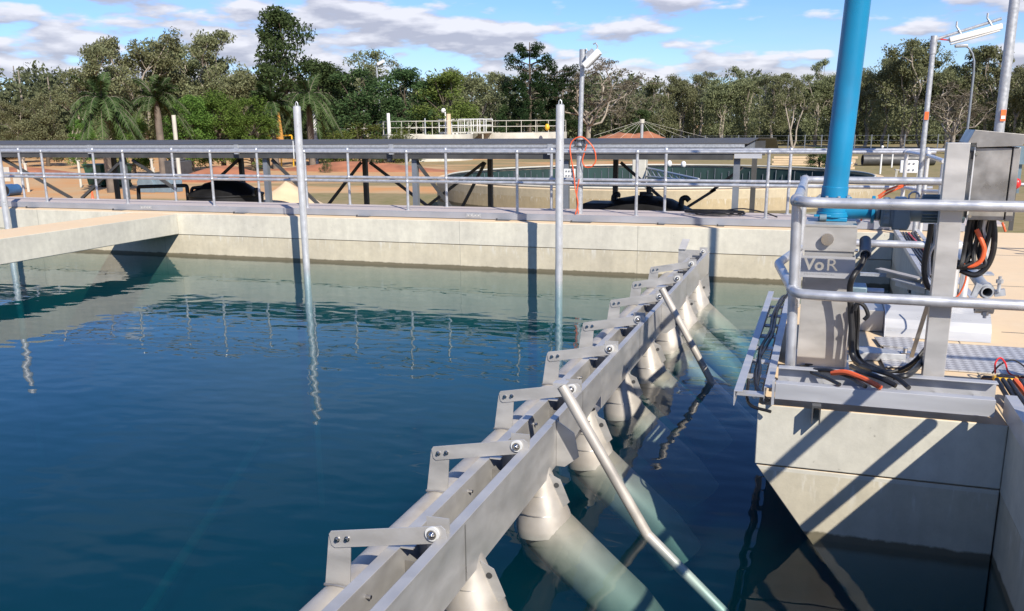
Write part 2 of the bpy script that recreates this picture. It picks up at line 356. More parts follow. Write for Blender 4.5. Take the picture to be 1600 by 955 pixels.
def ground_mat():
    m, nt, N, L, B = newmat('dry grass and dirt')
    g = N('ShaderNodeNewGeometry'); P = g.outputs['Position']
    def nz(s, d, sc=(1, 1, 1)):
        mp = N('ShaderNodeMapping'); L(P, mp.inputs[0]); mp.inputs['Scale'].default_value = sc
        n = N('ShaderNodeTexNoise'); n.inputs['Scale'].default_value = s; n.inputs['Detail'].default_value = d; L(mp.outputs[0], n.inputs['Vector']); return n.outputs['Fac']
    def mix(f, a, b):
        q = N('ShaderNodeMixRGB'); L(f, q.inputs[0])
        for i, v in ((1, a), (2, b)):
            if isinstance(v, tuple): q.inputs[i].default_value = rgb(v)
            else: L(v, q.inputs[i])
        return q.outputs[0]
    def MR(x, a, b, c=0., d=1.):
        r = N('ShaderNodeMapRange'); L(x, r.inputs[0])
        for i, v in enumerate((a, b, c, d)): r.inputs[i+1].default_value = v
        return r.outputs[0]
    grass = mix(MR(nz(.35, 8), .35, .65), (.25, .20, .105), (.17, .165, .07))
    grass = mix(MR(nz(3, 6), .3, .7), grass, (.29, .23, .13))
    dirt = mix(MR(nz(.5, 8), .35, .65), (.52, .27, .12), (.47, .33, .19))
    sx = N('ShaderNodeSeparateXYZ'); L(P, sx.inputs[0])
    a = N('ShaderNodeMath'); a.operation = 'MULTIPLY_ADD'; L(sx.outputs['X'], a.inputs[0]); a.inputs[1].default_value = -.012; a.inputs[2].default_value = -.22
    b = N('ShaderNodeMath'); b.operation = 'ADD'; L(a.outputs[0], b.inputs[0]); L(nz(.085, 5, (.5, 1.3, 1)), b.inputs[1])
    c = mix(MR(b.outputs[0], .50, .57), grass, dirt)
    L(c, B.inputs['Base Color']); B.inputs['Roughness'].default_value = 1; B.inputs['Specular IOR Level'].default_value = 0.05
    return m
M_['ground'] = ground_mat()
def water_mat():
    m, nt, N, L, B = newmat('clear tank water'); nt.nodes.remove(B); out = nt.nodes['Material Output']
    g = N('ShaderNodeNewGeometry')
    def bump(scale, sc, dist, det, prev=None, rot=0.):
        mp = N('ShaderNodeMapping'); L(g.outputs['Position'], mp.inputs[0]); mp.inputs['Scale'].default_value = sc; mp.inputs['Rotation'].default_value = (0, 0, rot)
        n = N('ShaderNodeTexNoise'); n.inputs['Scale'].default_value = scale; n.inputs['Detail'].default_value = det; L(mp.outputs[0], n.inputs['Vector'])
        b = N('ShaderNodeBump'); b.inputs['Strength'].default_value = 1; b.inputs['Distance'].default_value = dist; L(n.outputs['Fac'], b.inputs['Height'])
        if prev: L(prev, b.inputs['Normal'])
        return b.outputs[0]
    nrm = bump(.8, (1, 1.4, 1), .009, 1, None, .3); nrm = bump(3.8, (1, 1.6, 1), .0030, .5, nrm, -.2)
    dp = N('ShaderNodeVectorMath'); dp.operation = 'DOT_PRODUCT'; L(g.outputs['Incoming'], dp.inputs[0]); L(nrm, dp.inputs[1])
    def MM(op, a, b=0.):
        q = N('ShaderNodeMath'); q.operation = op
        for i, v in enumerate((a, b)):
            if isinstance(v, (int, float)): q.inputs[i].default_value = v
            else: L(v, q.inputs[i])
        return q.outputs[0]
    # Schlick reflectance, the same from above and from below the surface
    fz = MM('POWER', MM('SUBTRACT', 1.0, MM('MINIMUM', MM('ABSOLUTE', dp.outputs['Value']), 1.0)), 5.0)
    fres = MM('MULTIPLY_ADD', fz, .975); fres.node.inputs[2].default_value = .021
    gl = N('ShaderNodeBsdfGlossy'); gl.inputs['Roughness'].default_value = .0; L(nrm, gl.inputs['Normal'])
    tr = N('ShaderNodeBsdfTransparent'); mx = N('ShaderNodeMixShader'); L(fres, mx.inputs[0]); L(tr.outputs[0], mx.inputs[1]); L(gl.outputs[0], mx.inputs[2]); L(mx.outputs[0], out.inputs[0])
    va = N('ShaderNodeVolumeAbsorption'); va.inputs['Color'].default_value = (.28, .74, .77, 1); va.inputs['Density'].default_value = .92
    vs = N('ShaderNodeVolumeScatter'); vs.inputs['Color'].default_value = (.05, .72, .95, 1); vs.inputs['Density'].default_value = .074; vs.inputs['Anisotropy'].default_value = .2
    ad = N('ShaderNodeAddShader'); L(va.outputs[0], ad.inputs[0]); L(vs.outputs[0], ad.inputs[1]); L(ad.outputs[0], out.inputs['Volume'])
    return m
M_['water'] = water_mat()
M_['floor'] = basic('teal tank floor', (.02, .19, .28), .9, 0, var=.2, scale=1)  # teal base colour stands in for light scattered back by the deep water
# ================================================================== SETTING
GZ = -1.2; WZ = -.76; X0, X1, Y0, Y1 = -27., .98, -3., 13.48
gb = MB(); BIG = 1500
for a, b, c, d in ((-BIG, X0-.3, -BIG, BIG), (6.6, BIG, -BIG, BIG), (X0-.3, 6.6, Y1+.5, BIG), (X0-.3, 6.6, -BIG, Y0-.3)):
    gb.quad((a, c, GZ), (b, c, GZ), (b, d, GZ), (a, d, GZ))
tag(gb.build('ground', M_['ground'], smooth=False), kind='structure')
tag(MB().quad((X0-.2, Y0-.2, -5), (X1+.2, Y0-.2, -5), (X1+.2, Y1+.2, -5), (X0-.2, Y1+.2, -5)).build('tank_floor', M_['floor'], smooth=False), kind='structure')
wb = MB().box(X0-.05, X1+.004, Y0-.05, Y1+.03, -5.05, WZ)
tag(wb.build('water', M_['water'], smooth=False), kind='structure')
# far tank wall
t = empty('concrete_wall', (-13, Y1, GZ), 'long pale concrete tank wall with a horizontal joint across the far side of the water', 'wall')
MB().box(X0-.3, .978, Y1, Y1+.5, -.374, 0).build('upper_course', M_['wall'], t, bevel=.006)
MB().box(X0-.3, .978, Y1+.006, Y1+.5, -5.2, -.382).build('lower_course', M_['wall'], t)
MB().box(X0-.3, .978, Y1+.03, Y1+.49, -.382, -.374).build('joint', M_['dksteel'], t, smooth=False)
tag(MB().box(X0-.3, X0, Y0-.3, Y1, -5.2, 0).build('concrete_wall', M_['conc'], org=(X0, 0, GZ)), 'concrete tank wall at the far left end beyond the beam', 'wall')
tag(MB().box(X0, X1, Y0-.3, .4, -5.2, -.02).build('concrete_deck', M_['conc'], org=(0, 0, GZ)), 'concrete deck strip under the photographer on the near side', 'deck')
# cross beam
tag(MB().box(-11.93, -10.96, Y0, Y1-.002, -.37, -.003).build('concrete_beam', M_['conc'], org=(-11.4, 5, -.37), bevel=.012), 'wide concrete beam with ochre dusty top crossing the water at the left', 'beam')
# right deck
t = empty('concrete_deck', (3.5, 5, GZ), 'ochre dusted concrete deck along the right edge with thin joint lines', 'deck')
MB().box(X1, 6.5, Y0-.3, 13.9, -.372, 0).build('deck_slab', M_['conc'], t, bevel=.006)
MB().box(X1+.006, 6.5, Y0-.3, 13.9, -5.2, -.380).build('lower_wall', M_['conc'], t)
jb = MB()
for y in (3.1, 5.15, 7.2, 9.3, 11.5): jb.box(1.31, 6.5, y-.006, y+.006, -.01, .0015)
jb.build('joint', M_['dksteel'], t, smooth=False)
# machine pier with sloping underside
t = empty('concrete_pier', (.5, 6.4, GZ), 'pale concrete pier with a cut away lower corner carrying the machinery', 'pier')
PY0, PY1 = 4.9, 7.9
MB().prism([(-.252, -.002), (.978, -.002), (.978, -.349), (-.252, -.349)], 'y', PY0, PY1).build('upper_course', M_['conc'], t, bevel=.006)
MB().prism([(-.244, -.357), (.978, -.357), (.978, -2.4), (.70, -1.62), (.062, -.765)], 'y', PY0+.006, PY1).build('lower_course', M_['conc'], t, bevel=.006)
# distant hill
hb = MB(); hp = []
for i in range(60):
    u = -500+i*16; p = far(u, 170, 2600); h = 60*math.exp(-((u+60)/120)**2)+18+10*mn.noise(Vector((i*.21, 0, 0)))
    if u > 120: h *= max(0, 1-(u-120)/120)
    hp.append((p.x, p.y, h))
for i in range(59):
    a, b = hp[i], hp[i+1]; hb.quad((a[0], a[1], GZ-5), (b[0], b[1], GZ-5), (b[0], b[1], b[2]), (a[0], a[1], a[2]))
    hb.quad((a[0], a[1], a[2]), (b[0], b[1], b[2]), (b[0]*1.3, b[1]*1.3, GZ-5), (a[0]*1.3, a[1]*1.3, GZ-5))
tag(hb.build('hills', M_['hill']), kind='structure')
# ================================================================== FAR WALKWAY
DZ = .115
t = empty('walkway', (-8, 14.3, 0), 'raised walkway along the far wall with pinkish floor and grey channel edge', 'walkway')
fb = MB().prism([(13.80, .010), (13.80, .108), (13.86, .108), (13.86, .100), (13.808, .100), (13.808, .020), (13.86, .020), (13.86, .010)], 'x', -26.5, 1.9)
fb.build('edge_channel', M_['fascia'], t)
MB().box(-26.5, 2.4, 13.862, 14.78, .085, .112).build('floor', M_['walk'], t, smooth=False)
MB().box(-26.5, 2.4, 14.70, 14.78, -.1, .085).build('rear_beam', M_['fascia'], t, smooth=False)
for u, v in ((228, 324), (740, 338), (1392, 352)):
    p = onY(u, v, 13.795); b = MB().box(p.x-.13, p.x+.13, 13.794, 13.7985, .03, .098)
    s = b.build('splice_plate', M_['galv'], t)
    bb = MB()
    for k in range(4): bb.tube((p.x-.09+.06*k, 13.793, .066), (p.x-.09+.06*k, 13.784, .066), .009, 6)
    o = bb.build('bolts', M_['nylon'], s)
for i, (u, v) in enumerate(((52, 325), (184, 329), (380, 333), (562, 340), (782, 346), (905, 349), (1030, 353), (1125, 355))):
    p = onZ(u, v, 0.0); w = .11 if i < 5 else (.16 if i == 5 else .05)
    b = MB().box(p.x-w, p.x+w, 13.70, 13.83, .0, .012).bar((p.x-w*.9, 13.71, .004), (p.x-w*.9, 13.71, .035), .02, .03)
    tag(b.build('steel_clip', M_['dksteel'], org=(p.x, 13.7, 0)), ['thin dark steel clip under the walkway edge beside the left round post', 'dark steel clip under the walkway edge just left of the first splice plate', 'dark steel clip under the walkway edge above the right end of the beam',
        'dark steel clip on the wall top right of the left tall pole', 'dark steel clip on the wall top left of the right tall pole', 'long dark steel clip on the wall top right of the right tall pole', 'stubby dark clip on the wall top below the coil of cable', 'small dark clip on the wall top right end below the coil of cable'][i], 'clip', 'clips on the wall top')
def handrail(name, label, xs, y, z0, zm, zt, xa, xb, group='walkway handrails', r=.026, mat='alurail', rot=None):
    t = empty(name, ((xa+xb)/2, y, z0), label, 'handrail', group)
    for x in xs:
        b = MB().tube((x, y, z0), (x, y, zt), r*.92, 12).ball((x, y, zt), r*1.5, 12, 8).ball((x, y, zm), r*1.45, 12, 8).tube((x, y, z0), (x, y, z0+.012), r*1.9, 12)
        b.build('post', M_[mat], t)
    MB().tube((xa, y, zt), (xb, y, zt), r, 12).build('top_rail', M_[mat], t)
    MB().tube((xa, y, zm), (xb, y, zm), r, 12).build('mid_rail', M_[mat], t)
    return t
handrail('handrail', 'long aluminium handrail with ball joints on the water side of the far walkway', [-26.02+1.942*k for k in range(14)], 13.93, .11, .59, 1.075, -26.4, 1.45)
handrail('handrail', 'long aluminium handrail with ball joints on the land side of the far walkway', [-25.22+1.902*k for k in range(15)], 14.66, .11, .605, 1.085, -26.4, 4.6)
# tall poles in the water
PX = onY(4.5, 300, 12.74).x
for i, (x, y, zt, lean, lb) in enumerate(((-7.905, 12.74, 1.80, .015, 'tall aluminium tube standing in the water, second from the left'),
        (-3.62, 12.745, 1.76, .012, 'tall aluminium tube standing in the water beside the lamp pole, rightmost of three'),
        (PX, 12.74, 1.80, .0, 'aluminium tube at the left edge of the photo, standing behind the concrete beam'))):
    t = empty('guide_pole', (x, y, -5), lb, 'pole', 'tall aluminium poles standing in the water')
    MB().tube((x, y, -4.98), (x+lean*.3, y, .66), .056, 20).build('lower_tube', M_['alu'], t)
    MB().tube((x+lean*.3, y, .655), (x+lean, y, zt), .060, 20).build('upper_tube', M_['alu'], t)
    MB().tube((x+lean, y, zt), (x+lean, y, zt+.012), .050, 20).path([(x+lean-.022, y, zt), (x+lean-.018, y, zt+.055), (x+lean, y, zt+.075), (x+lean+.018, y, zt+.055), (x+lean+.022, y, zt)], .009, 8).build('cap_hoop', M_['galv'], t)
    if i < 2: MB().box(x+(.02 if i else -.064), x+(.045 if i else -.05), y-.064, y-.058, 1.0, 1.28).build('paper_label', M_['white'], t)
# lamp pole at the walkway
lx, ly = -3.64, 14.0
t = empty('lamp_pole', (lx, ly, .11), 'slim galvanised lamp pole with twin bracket floodlight behind the right tall tube', 'lamp pole')
MB().tube((lx, ly, .11), (lx, ly, 1.30), .052, 16).build('lower_pole', M_['galv'], t)
MB().tube((lx, ly, 1.28), (lx+.03, ly, 2.56), .036, 16).build('upper_pole', M_['galv'], t)
MB().tube((lx+.03, ly, 2.36), (lx+.03, ly, 2.60), .052, 16).build('pole_head', M_['galv'], t)
MB().box(lx-.14, lx+.13, ly-.08, ly+.07, 1.245, 1.262).box(lx-.09, lx+.09, ly-.07, ly+.07, 1.15, 1.17).tube((lx-.06, ly-.06, 1.15), (lx-.06, ly-.06, 1.27), .012, 8).tube((lx+.08, ly-.06, 1.13), (lx+.08, ly-.06, 1.26), .012, 8).build('clamp_bracket', M_['dksteel'], t)
fl = MB().obox((lx+.20, ly-.10, 2.45), (.115, 0, .105), (0, .07, 0), (-.03, 0, .036)).build('floodlight', M_['white'], t, bevel=.01)
MB().obox((lx+.228, ly-.10, 2.415), (.09, 0, .082), (0, .055, 0), (-.006, 0, .007)).build('diffuser', M_['nylon'], fl)
MB().path([(lx+.05, ly, 2.55), (lx+.10, ly-.05, 2.60), (lx+.15, ly-.08, 2.50)], .012, 8).path([(lx+.21, ly-.08, 2.66), (lx+.25, ly-.08, 2.68), (lx+.28, ly-.08, 2.63), (lx+.26, ly-.08, 2.54)], .012, 8).obox((lx+.17, ly-.1, 2.53), (.05, 0, .045), (0, .04, 0), (-.02, 0, .024)).tube((lx+.12, ly-.09, 2.50), (lx+.16, ly-.09, 2.56), .03, 10).build('bracket', M_['galv'], t)
op = [(899, 335), (903, 318), (899, 296), (896, 268), (892, 245), (891, 228), (897, 218), (908, 214), (918, 220), (928, 233), (931, 250), (925, 260), (915, 261), (910, 252), (914, 236), (917, 225)]
op = catmull([onY(u, v, 13.86+.004*i) for i, (u, v) in enumerate(op)], 6)
tag(MB().path(op, .010, 8).build('orange_cable', M_['orange'], org=(lx, 13.9, .1)), 'orange cable looped over the bracket of the lamp pole on the walkway', 'cable')
op = catmull([onY(u, v, 13.90) for u, v in ((904, 334), (901, 310), (903, 290), (905, 280))], 6)
tag(MB().path(op, .009, 8).build('orange_cable', M_['orange'], org=(lx, 13.9, .1)), 'short second orange cable rising from the walkway floor at the foot of the lamp pole', 'cable')
p0 = onY(890, 271, 13.93)
t = empty('socket_box', (p0.x, 13.93, p0.z), 'pale grey weatherproof socket box with four round outlets fixed left of the lamp pole', 'socket box')
MB().box(p0.x-.09, p0.x+.09, 13.90, 13.97, p0.z-.07, p0.z+.07).build('case', M_['white'], t, bevel=.008)
bb = MB()
for dx in (-.045, 0, .045):
    for dz in (-.035, .035): bb.tube((p0.x+dx, 13.899, p0.z+dz), (p0.x+dx, 13.892, p0.z+dz), .012, 10)
bb.build('outlet', M_['gysteel'], t)
# cable coil on walkway
pc = onZ(1118, 334, .12); random.seed(5); pts = []
for k in range(90):
    a = k*.42; rr = .22+.07*math.sin(k*.7)+.03*random.random()
    pts.append((pc.x+rr*math.cos(a)*1.5, 14.25+rr*math.sin(a)*.8, .128+.0006*k+.01*random.random()))
pts += [(pc.x+.2, 14.2, .2), (pc.x+.45, 14.1, .235), (pc.x+.75, 14.05, .19), (pc.x+.95, 14.0, .13)]
tag(MB().path(catmull(pts, 3), .010, 6).build('cable_coil', M_['black'], org=(pc.x, 14.2, .12)), 'loose coil of black cable lying on the walkway floor', 'cable')
# ================================================================== DECANTER TROUGH
DX = -1.448; TY = 12.3; NEAR = .55
rolly = [3.184+1.117*k for k in range(-2, 9)]
t = empty('decanter_trough', (-1.6, 6.5, WZ), 'long stainless steel decanting trough on cone shaped legs running away over the water', 'decanter')
SS = M_['ss']
# front plate with top lip, made of butted panels
def plate(xa, xb, ya, yb, z0, z1, name, cut=False):
    b = MB()
    if cut: b.prism([(ya, z1-.006), (yb, z1-.006), (yb, z0+.05), (yb-.12, z0), (ya, z0)], 'x', xa, xa+.005)
    else: b.box(xa, xa+.005, ya, yb, z0, z1-.006)
    b.box(min(xa, xb), max(xa, xb), ya, yb, z1-.006, z1)
    return b.build(name, SS, t, smooth=False, bevel=.0015)
XF = -1.383
segs = [(NEAR, 4.72), (4.724, 6.0), (6.004, 9.0), (9.004, TY-.004)]
for i, (a, b) in enumerate(segs):
    bb = MB()
    lift = .0 if i != 1 else -.002
    if i == 0: bb.prism([(a, -.187), (b, -.187), (b+.03, -.25), (b+.03, -.40), (b-.10, -.47), (a, -.47)], 'x', XF+.004, XF+.009)
    elif i == 1: bb.prism([(a, -.187), (b, -.187), (b, -.37), (a+.25, -.47), (a, -.47)], 'x', XF-.006, XF-.001)
    else: bb.box(XF-.006, XF-.001, a, b, -.47, -.187)
    bb.build('front_plate', SS, t, smooth=False)
    MB().box(XF-.042, XF+(.010 if i == 0 else .001), a, b, -.187, -.178).build('top_lip', SS, t, smooth=False, bevel=.002)
for (a, b) in ((NEAR, 5.1), (5.104, 8.6), (8.604, TY-.004)):
    MB().box(-1.617, -1.612, a, b, -.47, -.268).build('back_plate', SS, t, smooth=False)
    MB().box(-1.668, -1.612, a, b, -.268, -.261).build('rear_lip', SS, t, smooth=False, bevel=.002)
MB().box(-1.611, -1.391, NEAR, TY, -.474, -.469).build('trough_floor', M_['ssdark'], t, smooth=False)
for k in range(-2, 9):     # cross baffles inside the trough
    y = 3.184+1.117*k+.20
    if not NEAR < y < TY: continue
    MB().box(-1.611, -1.392, y, y+.004, -.468, -.285).build('baffle', SS, t, smooth=False)
    MB().box(-1.611, -1.392, y-.15, y-.147, -.46, -.34).build('baffle', M_['ssdark'], t, smooth=False)
# rear round header pipe
MB().tube((-1.925, NEAR, -.60), (-1.925, TY, -.60), .112, 28).build('header_pipe', M_['sspipe'], t)
# link arms
for k, y in enumerate(rolly):
    last = (k == len(rolly)-1)
    L0 = Vector((-1.945, y, -.266)); L1 = Vector((-1.405, y, -.164)); d = (L1-L0).normalized()
    if not last:
        hb_ = Vector((0, 0, 1)); sd = .0395
        n = Vector((-d.z, 0, d.x))
        c = [L0-d*.0+n*(-sd+.014), L0+d*.014-n*sd, L1-n*sd, L1+d*.018-n*.02, L1+d*.018+n*.02, L1+n*sd, L0+d*.014+n*sd, L0+n*(sd-.014)]
        arm = MB().prism([(q.x, q.z) for q in c], 'y', y-.003, y+.003).build('link_arm', SS, t, smooth=False, bevel=.001)
        bo = MB()
        for s in (.038, .088):
            q = L0+d*s; bo.tube((q.x, y-.003, q.z), (q.x, y-.008, q.z), .013, 12).tube((q.x, y-.008, q.z), (q.x, y-.018, q.z), .009, 6)
        bo.build('bolt', M_['bolt'], arm)
        MB().prism([(-1.988, -.495), (-1.862, -.495), (-1.845, -.235), (-1.955, -.255)], 'y', y+.0035, y+.009).build('upright', SS, t, smooth=False)
        # weld bead at the foot
        MB().path([(-1.99, y+.0, -.492), (-1.925, y-.004, -.486), (-1.86, y, -.492)], .007, 6).build('weld', M_['ssdark'], t)
    q = Vector((DX, y, -.164))
    ro = MB().tube((q.x, y-.003, q.z), (q.x, y-.015, q.z), .032, 22).build('roller', M_['nylon'], t)
    MB().tube((q.x, y-.015, q.z), (q.x, y-.021, q.z), .021, 14).ball((q.x, y-.022, q.z), .014, 10, 7).build('axle_nut', M_['bolt'], ro)
    MB().box(-1.50, -1.395, y+.05, y+.055, -.30, -.115).build('hanger_plate', SS, t, smooth=False)
    MB().box(-1.61, -1.55, y+.01, y+.05, -.262, -.255).build('latch_plate', SS, t, smooth=False)
# studs inside
for k in range(22):
    y = 1.2+.56*k
    if y > TY-.2: break
    MB().tube((-1.612, y, -.325), (-1.590, y, -.325), .009, 8).build('stud', M_['bolt'], t)
# cone outlets
def outlet(y):
    cx = -1.43
    prof = [Vector((cx-.01, y, -.44)), Vector((-1.405, y, -.79))]
    b = MB().path([(cx-.015, y, -.42), (cx, y, -.53), (cx+.01, y, -.62), (cx+.02, y, -.70), (-1.405, y, -.765), (-1.40, y, -.80)], [.070, .098, .128, .155, .168, .168], 32, cap=False)
    cn = b.build('cone', M_['sspipe'], t)
    MB().path([(cx+.012+.1465*math.cos(a*math.pi/12), y+.1465*math.sin(a*math.pi/12), -.665) for a in range(24)], .0035, 5, closed=True).path([(cx+.003+.109*math.cos(a*math.pi/12), y+.109*math.sin(a*math.pi/12), -.56) for a in range(24)], .0025, 5, closed=True).build('weld_ring', M_['ssdark'], cn)
    # band at the pipe mouth and the down pipe running under water
    MB().path([(-1.46, y, -.70), (-1.38, y, -.80), (-1.12, y, -1.03), (-.90, y, -1.22), (-.74, y, -1.42)], [.12, .158, .158, .158, .158], 28).build('down_pipe', M_['sspipedim'], t)
    MB().prism([(-1.365, -.44), (-1.300, -.47), (-1.245, -.60), (-1.30, -.655), (-1.335, -.60)], 'y', y-.03, y-.026).prism([(-1.335, -.585), (-1.30, -.65), (-1.27, -.70), (-1.29, -.70)], 'y', y-.05, y-.045).build('lift_tab', SS, cn, smooth=False)
    MB().tube((-1.322, y-.0305, -.505), (-1.322, y-.034, -.505), .015, 12).build('tab_hole', M_['dksteel'], cn)
for k in range(-1, 8): outlet(3.54+1.117*k)
for yy in (2.1, 3.35, 5.45, 7.4, 10.2):
    MB().box(XF+.0092 if yy < 4.7 else XF-.0008, XF+.0102 if yy < 4.7 else XF+.0004, yy, yy+.012, -.462, -.192).build('weld_seam', M_['ssdark'], t, smooth=False)
# end plate with bent tab
MB().prism([(-1.80, -.165), (-1.424, -.177), (-1.350, -.745), (-1.665, -.785), (-1.80, -.60)], 'y', TY, TY+.006).build('end_plate', SS, t, smooth=False)
MB().add([(-1.80, TY-.02, -.165), (-1.70, TY-.02, -.165), (-1.665, TY+.10, -.04), (-1.765, TY+.10, -.035), (-1.80, TY-.017, -.17), (-1.70, TY-.017, -.17), (-1.665, TY+.104, -.045), (-1.765, TY+.104, -.04)],
    [(0, 1, 2, 3), (7, 6, 5, 4), (0, 4, 5, 1), (1, 5, 6, 2), (2, 6, 7, 3), (3, 7, 4, 0)]).build('end_tab', SS, t, smooth=False)
# brackets of the two stay tubes
for yb in (4.95, 8.62):
    MB().prism([(-1.382, -.185), (-1.275, -.255), (-1.245, -.40), (-1.33, -.47), (-1.382, -.47)], 'y', yb-.12, yb-.114).build('stay_bracket', SS, t, smooth=False)
# pale diagonal line drawn as a thin tube in the depth left of the trough
PA, PB = onZ(545, 480, -4.0), onZ(100, 1150, -4.0)
tag(MB().tube(PA, PB, .07, 12).build('submerged_line', M_['sspipe'], org=PA), 'faint pale line running deep in the water left of the trough', 'pipe')
# stay tubes
for (a, b, lb) in (((878, 603), (1011, 835), 'nearer of the two slanting stainless stay tubes reaching from the trough into the water'),
                   ((1034, 451), (1112, 597), 'farther of the two slanting stainless stay tubes reaching from the trough into the water')):
    B_ = onZ(b[0], b[1], WZ); yk = B_.y+.02
    A_ = onY(a[0], a[1], yk)
    dr = (B_-A_).normalized()
    s = empty('stay_tube', B_, lb, 'stay tube', 'stay tubes of the trough')
    MB().tube(A_, B_, .031, 18).build('upper_tube', M_['sspipe'], s)
    C_ = B_+(Vector((-.3255, 4.60, -1.15))-Vector((-.803, 4.68, -.76))).normalized()*1.25
    MB().path([B_+Vector((0, 0, .0)), B_+(C_-B_)*.03, C_], [.031, .031, .031], 16).build('lower_tube', M_['sspipe'], s)
    MB().bar(A_+Vector((-.05, .02, .01)), A_+Vector((.03, .02, .012)), .07, .012).build('top_plate', SS, s)
# ================================================================== MACHINE PLATFORM
# cable tray on the front edge
t = empty('cable_tray', (.35, 5.0, .0), 'wide aluminium cable tray lying along the front edge of the concrete pier', 'cable tray')
TRX0, TRX1 = -.165, .90
MB().prism([(4.862, .048), (4.862, .136), (4.925, .136), (4.925, .130), (4.868, .130), (4.868, .055), (4.925, .055), (4.925, .048)], 'x', TRX0, TRX1).build('front_channel', M_['aluflat'], t, smooth=False, bevel=.001)
MB().prism([(5.18, .048), (5.18, .156), (5.12, .156), (5.12, .150), (5.174, .150), (5.174, .055), (5.12, .055), (5.12, .048)], 'x', TRX0, TRX1+.05).build('rear_channel', M_['aluflat'], t, smooth=False, bevel=.001)
for k in range(6): MB().box(TRX0+.06+.19*k, TRX0+.10+.19*k, 4.869, 5.173, .056, .072).build('rung', M_['aluflat'], t, smooth=False)
b = MB().box(-.182, -.168, 4.866, 4.90, .01, .150); b.build('end_plate', M_['aluflat'], t, smooth=False)
tag(MB().prism([(.03, -.055), (.03, .045), (.075, .045), (.075, -.055), (.068, -.055), (.068, .035), (.037, .035), (.037, -.055)], 'y', 4.80, 4.897).build('bracket', M_['dksteel'], org=(.05, 4.85, -.01), smooth=False), 'small dark channel bracket poking out under the cable tray on the pier', 'bracket')
# side tray along the wall edge
t = empty('cable_tray', (1.1, 6, 0), 'long aluminium cable tray running away along the inner edge of the right deck', 'cable tray')
for n_, xa, sgn in (('inner_channel', .955, 1), ('outer_channel', 1.27, -1)):
    for ya, yb in (((1.0, 4.96) if sgn == 1 else (1.0, 5.9)), (8.0, 13.3)):
        MB().prism([(xa, .03), (xa, .142 if ya < 5 else .08), (xa+sgn*.055, .142 if ya < 5 else .08), (xa+sgn*.055, .137 if ya < 5 else .075), (xa+sgn*.006, .137 if ya < 5 else .075), (xa+sgn*.006, .03)], 'y', ya, yb).build(n_, M_['aluflat'], t, smooth=False, bevel=.001)
for k in range(10): MB().box(.962, 1.262, 8.2+.5*k, 8.24+.5*k, .034, .05).build('rung', M_['aluflat'], t, smooth=False)
for k in range(6): MB().box(.962, 1.262, 1.6+.5*k, 1.64+.5*k, .034, .05).build('rung', M_['aluflat'], t, smooth=False)
# cable bundles
random.seed(9)
def cable(pts, r, mat, name, label, n=8):
    P = catmull(pts, n)
    return tag(MB().path(P, r, 8).build(name, M_[mat], org=P[0]), label, 'cable')
def bundle(name, label, lines, cat='cables'):
    """lines: (points, radius, material)"""
    t = empty(name, lines[0][0][0], label, cat)
    for pts, r, mat in lines: MB().path(catmull(pts, 8), r, 8).build('cable', M_[mat], t)
    return t
# in side tray (near)
ln = []
for k in range(8):
    x = 1.0+.03*k; w = random.uniform(-.02, .02)
    ln.append(([(x-.02, 5.35, .12), (x+w, 5.0, .085+.012*(k % 3)), (x+.01, 4.2, .075), (x-w, 3.2, .09+.01*(k % 2)), (x, 1.2, .08)], .0125 if k != 3 else .016, 'orange' if k == 3 else 'black'))
bundle('cable_bundle', 'black cables with one orange one lying in the near part of the side tray', ln)
ln = []
for k in range(6):
    x = 1.0+.035*k; ln.append(([(x, 8.3, .06), (x+.03*math.sin(k), 9.5, .07), (x, 11, .06), (x+.02, 13, .06)], .014, 'black'))
ln.append(([(1.12, 8.4, .09), (1.09, 9.6, .09), (1.14, 10.4, .09), (1.1, 12.8, .08)], .012, 'red'))
bundle('cable_bundle', 'dark cables and a red one lying in the far part of the side tray', ln)
# ladder tray hanging on the left side of the pier
t = empty('cable_ladder', (-.3, 6.3, .05), 'aluminium cable ladder hanging off the left side of the pier', 'cable ladder')
for xa, z, nm in ((-.375, .10, 'outer_rail'), (-.225, .10, 'inner_rail')):
    MB().prism([(xa, z-.085), (xa, z), (xa+.045, z), (xa+.045, z-.005), (xa+.005, z-.005), (xa+.005, z-.085)], 'y', 4.78 if xa < -.3 else 4.9, 7.88).build(nm, M_['aluflat'], t, smooth=False, bevel=.001)
for k in range(9): MB().box(-.369, -.224, 4.90+.36*k, 4.97+.36*k, .040, .052).build('rung', M_['aluflat'], t, smooth=False)
ln = [([(-.20, 7.75, .09), (-.25, 7.5, .12), (-.29, 7.0, .07), (-.28, 6.5, .06), (-.31, 5.9, .06), (-.28, 5.4, .055), (-.27, 5.05, .04), (-.20, 4.88, .03)], .011, 'black'),
      ([(-.21, 7.7, .12), (-.27, 7.2, .06), (-.26, 6.4, .06), (-.30, 5.7, .055), (-.29, 5.2, .05), (-.24, 4.95, .03)], .011, 'black'),
      ([(-.33, 7.4, .06), (-.34, 6.5, .06), (-.35, 5.8, .05), (-.33, 5.2, .03), (-.30, 4.92, -.01), (-.18, 4.84, -.02)], .009, 'black')]
bundle('cable_bundle', 'grey black cables draped along the hanging cable ladder', ln)
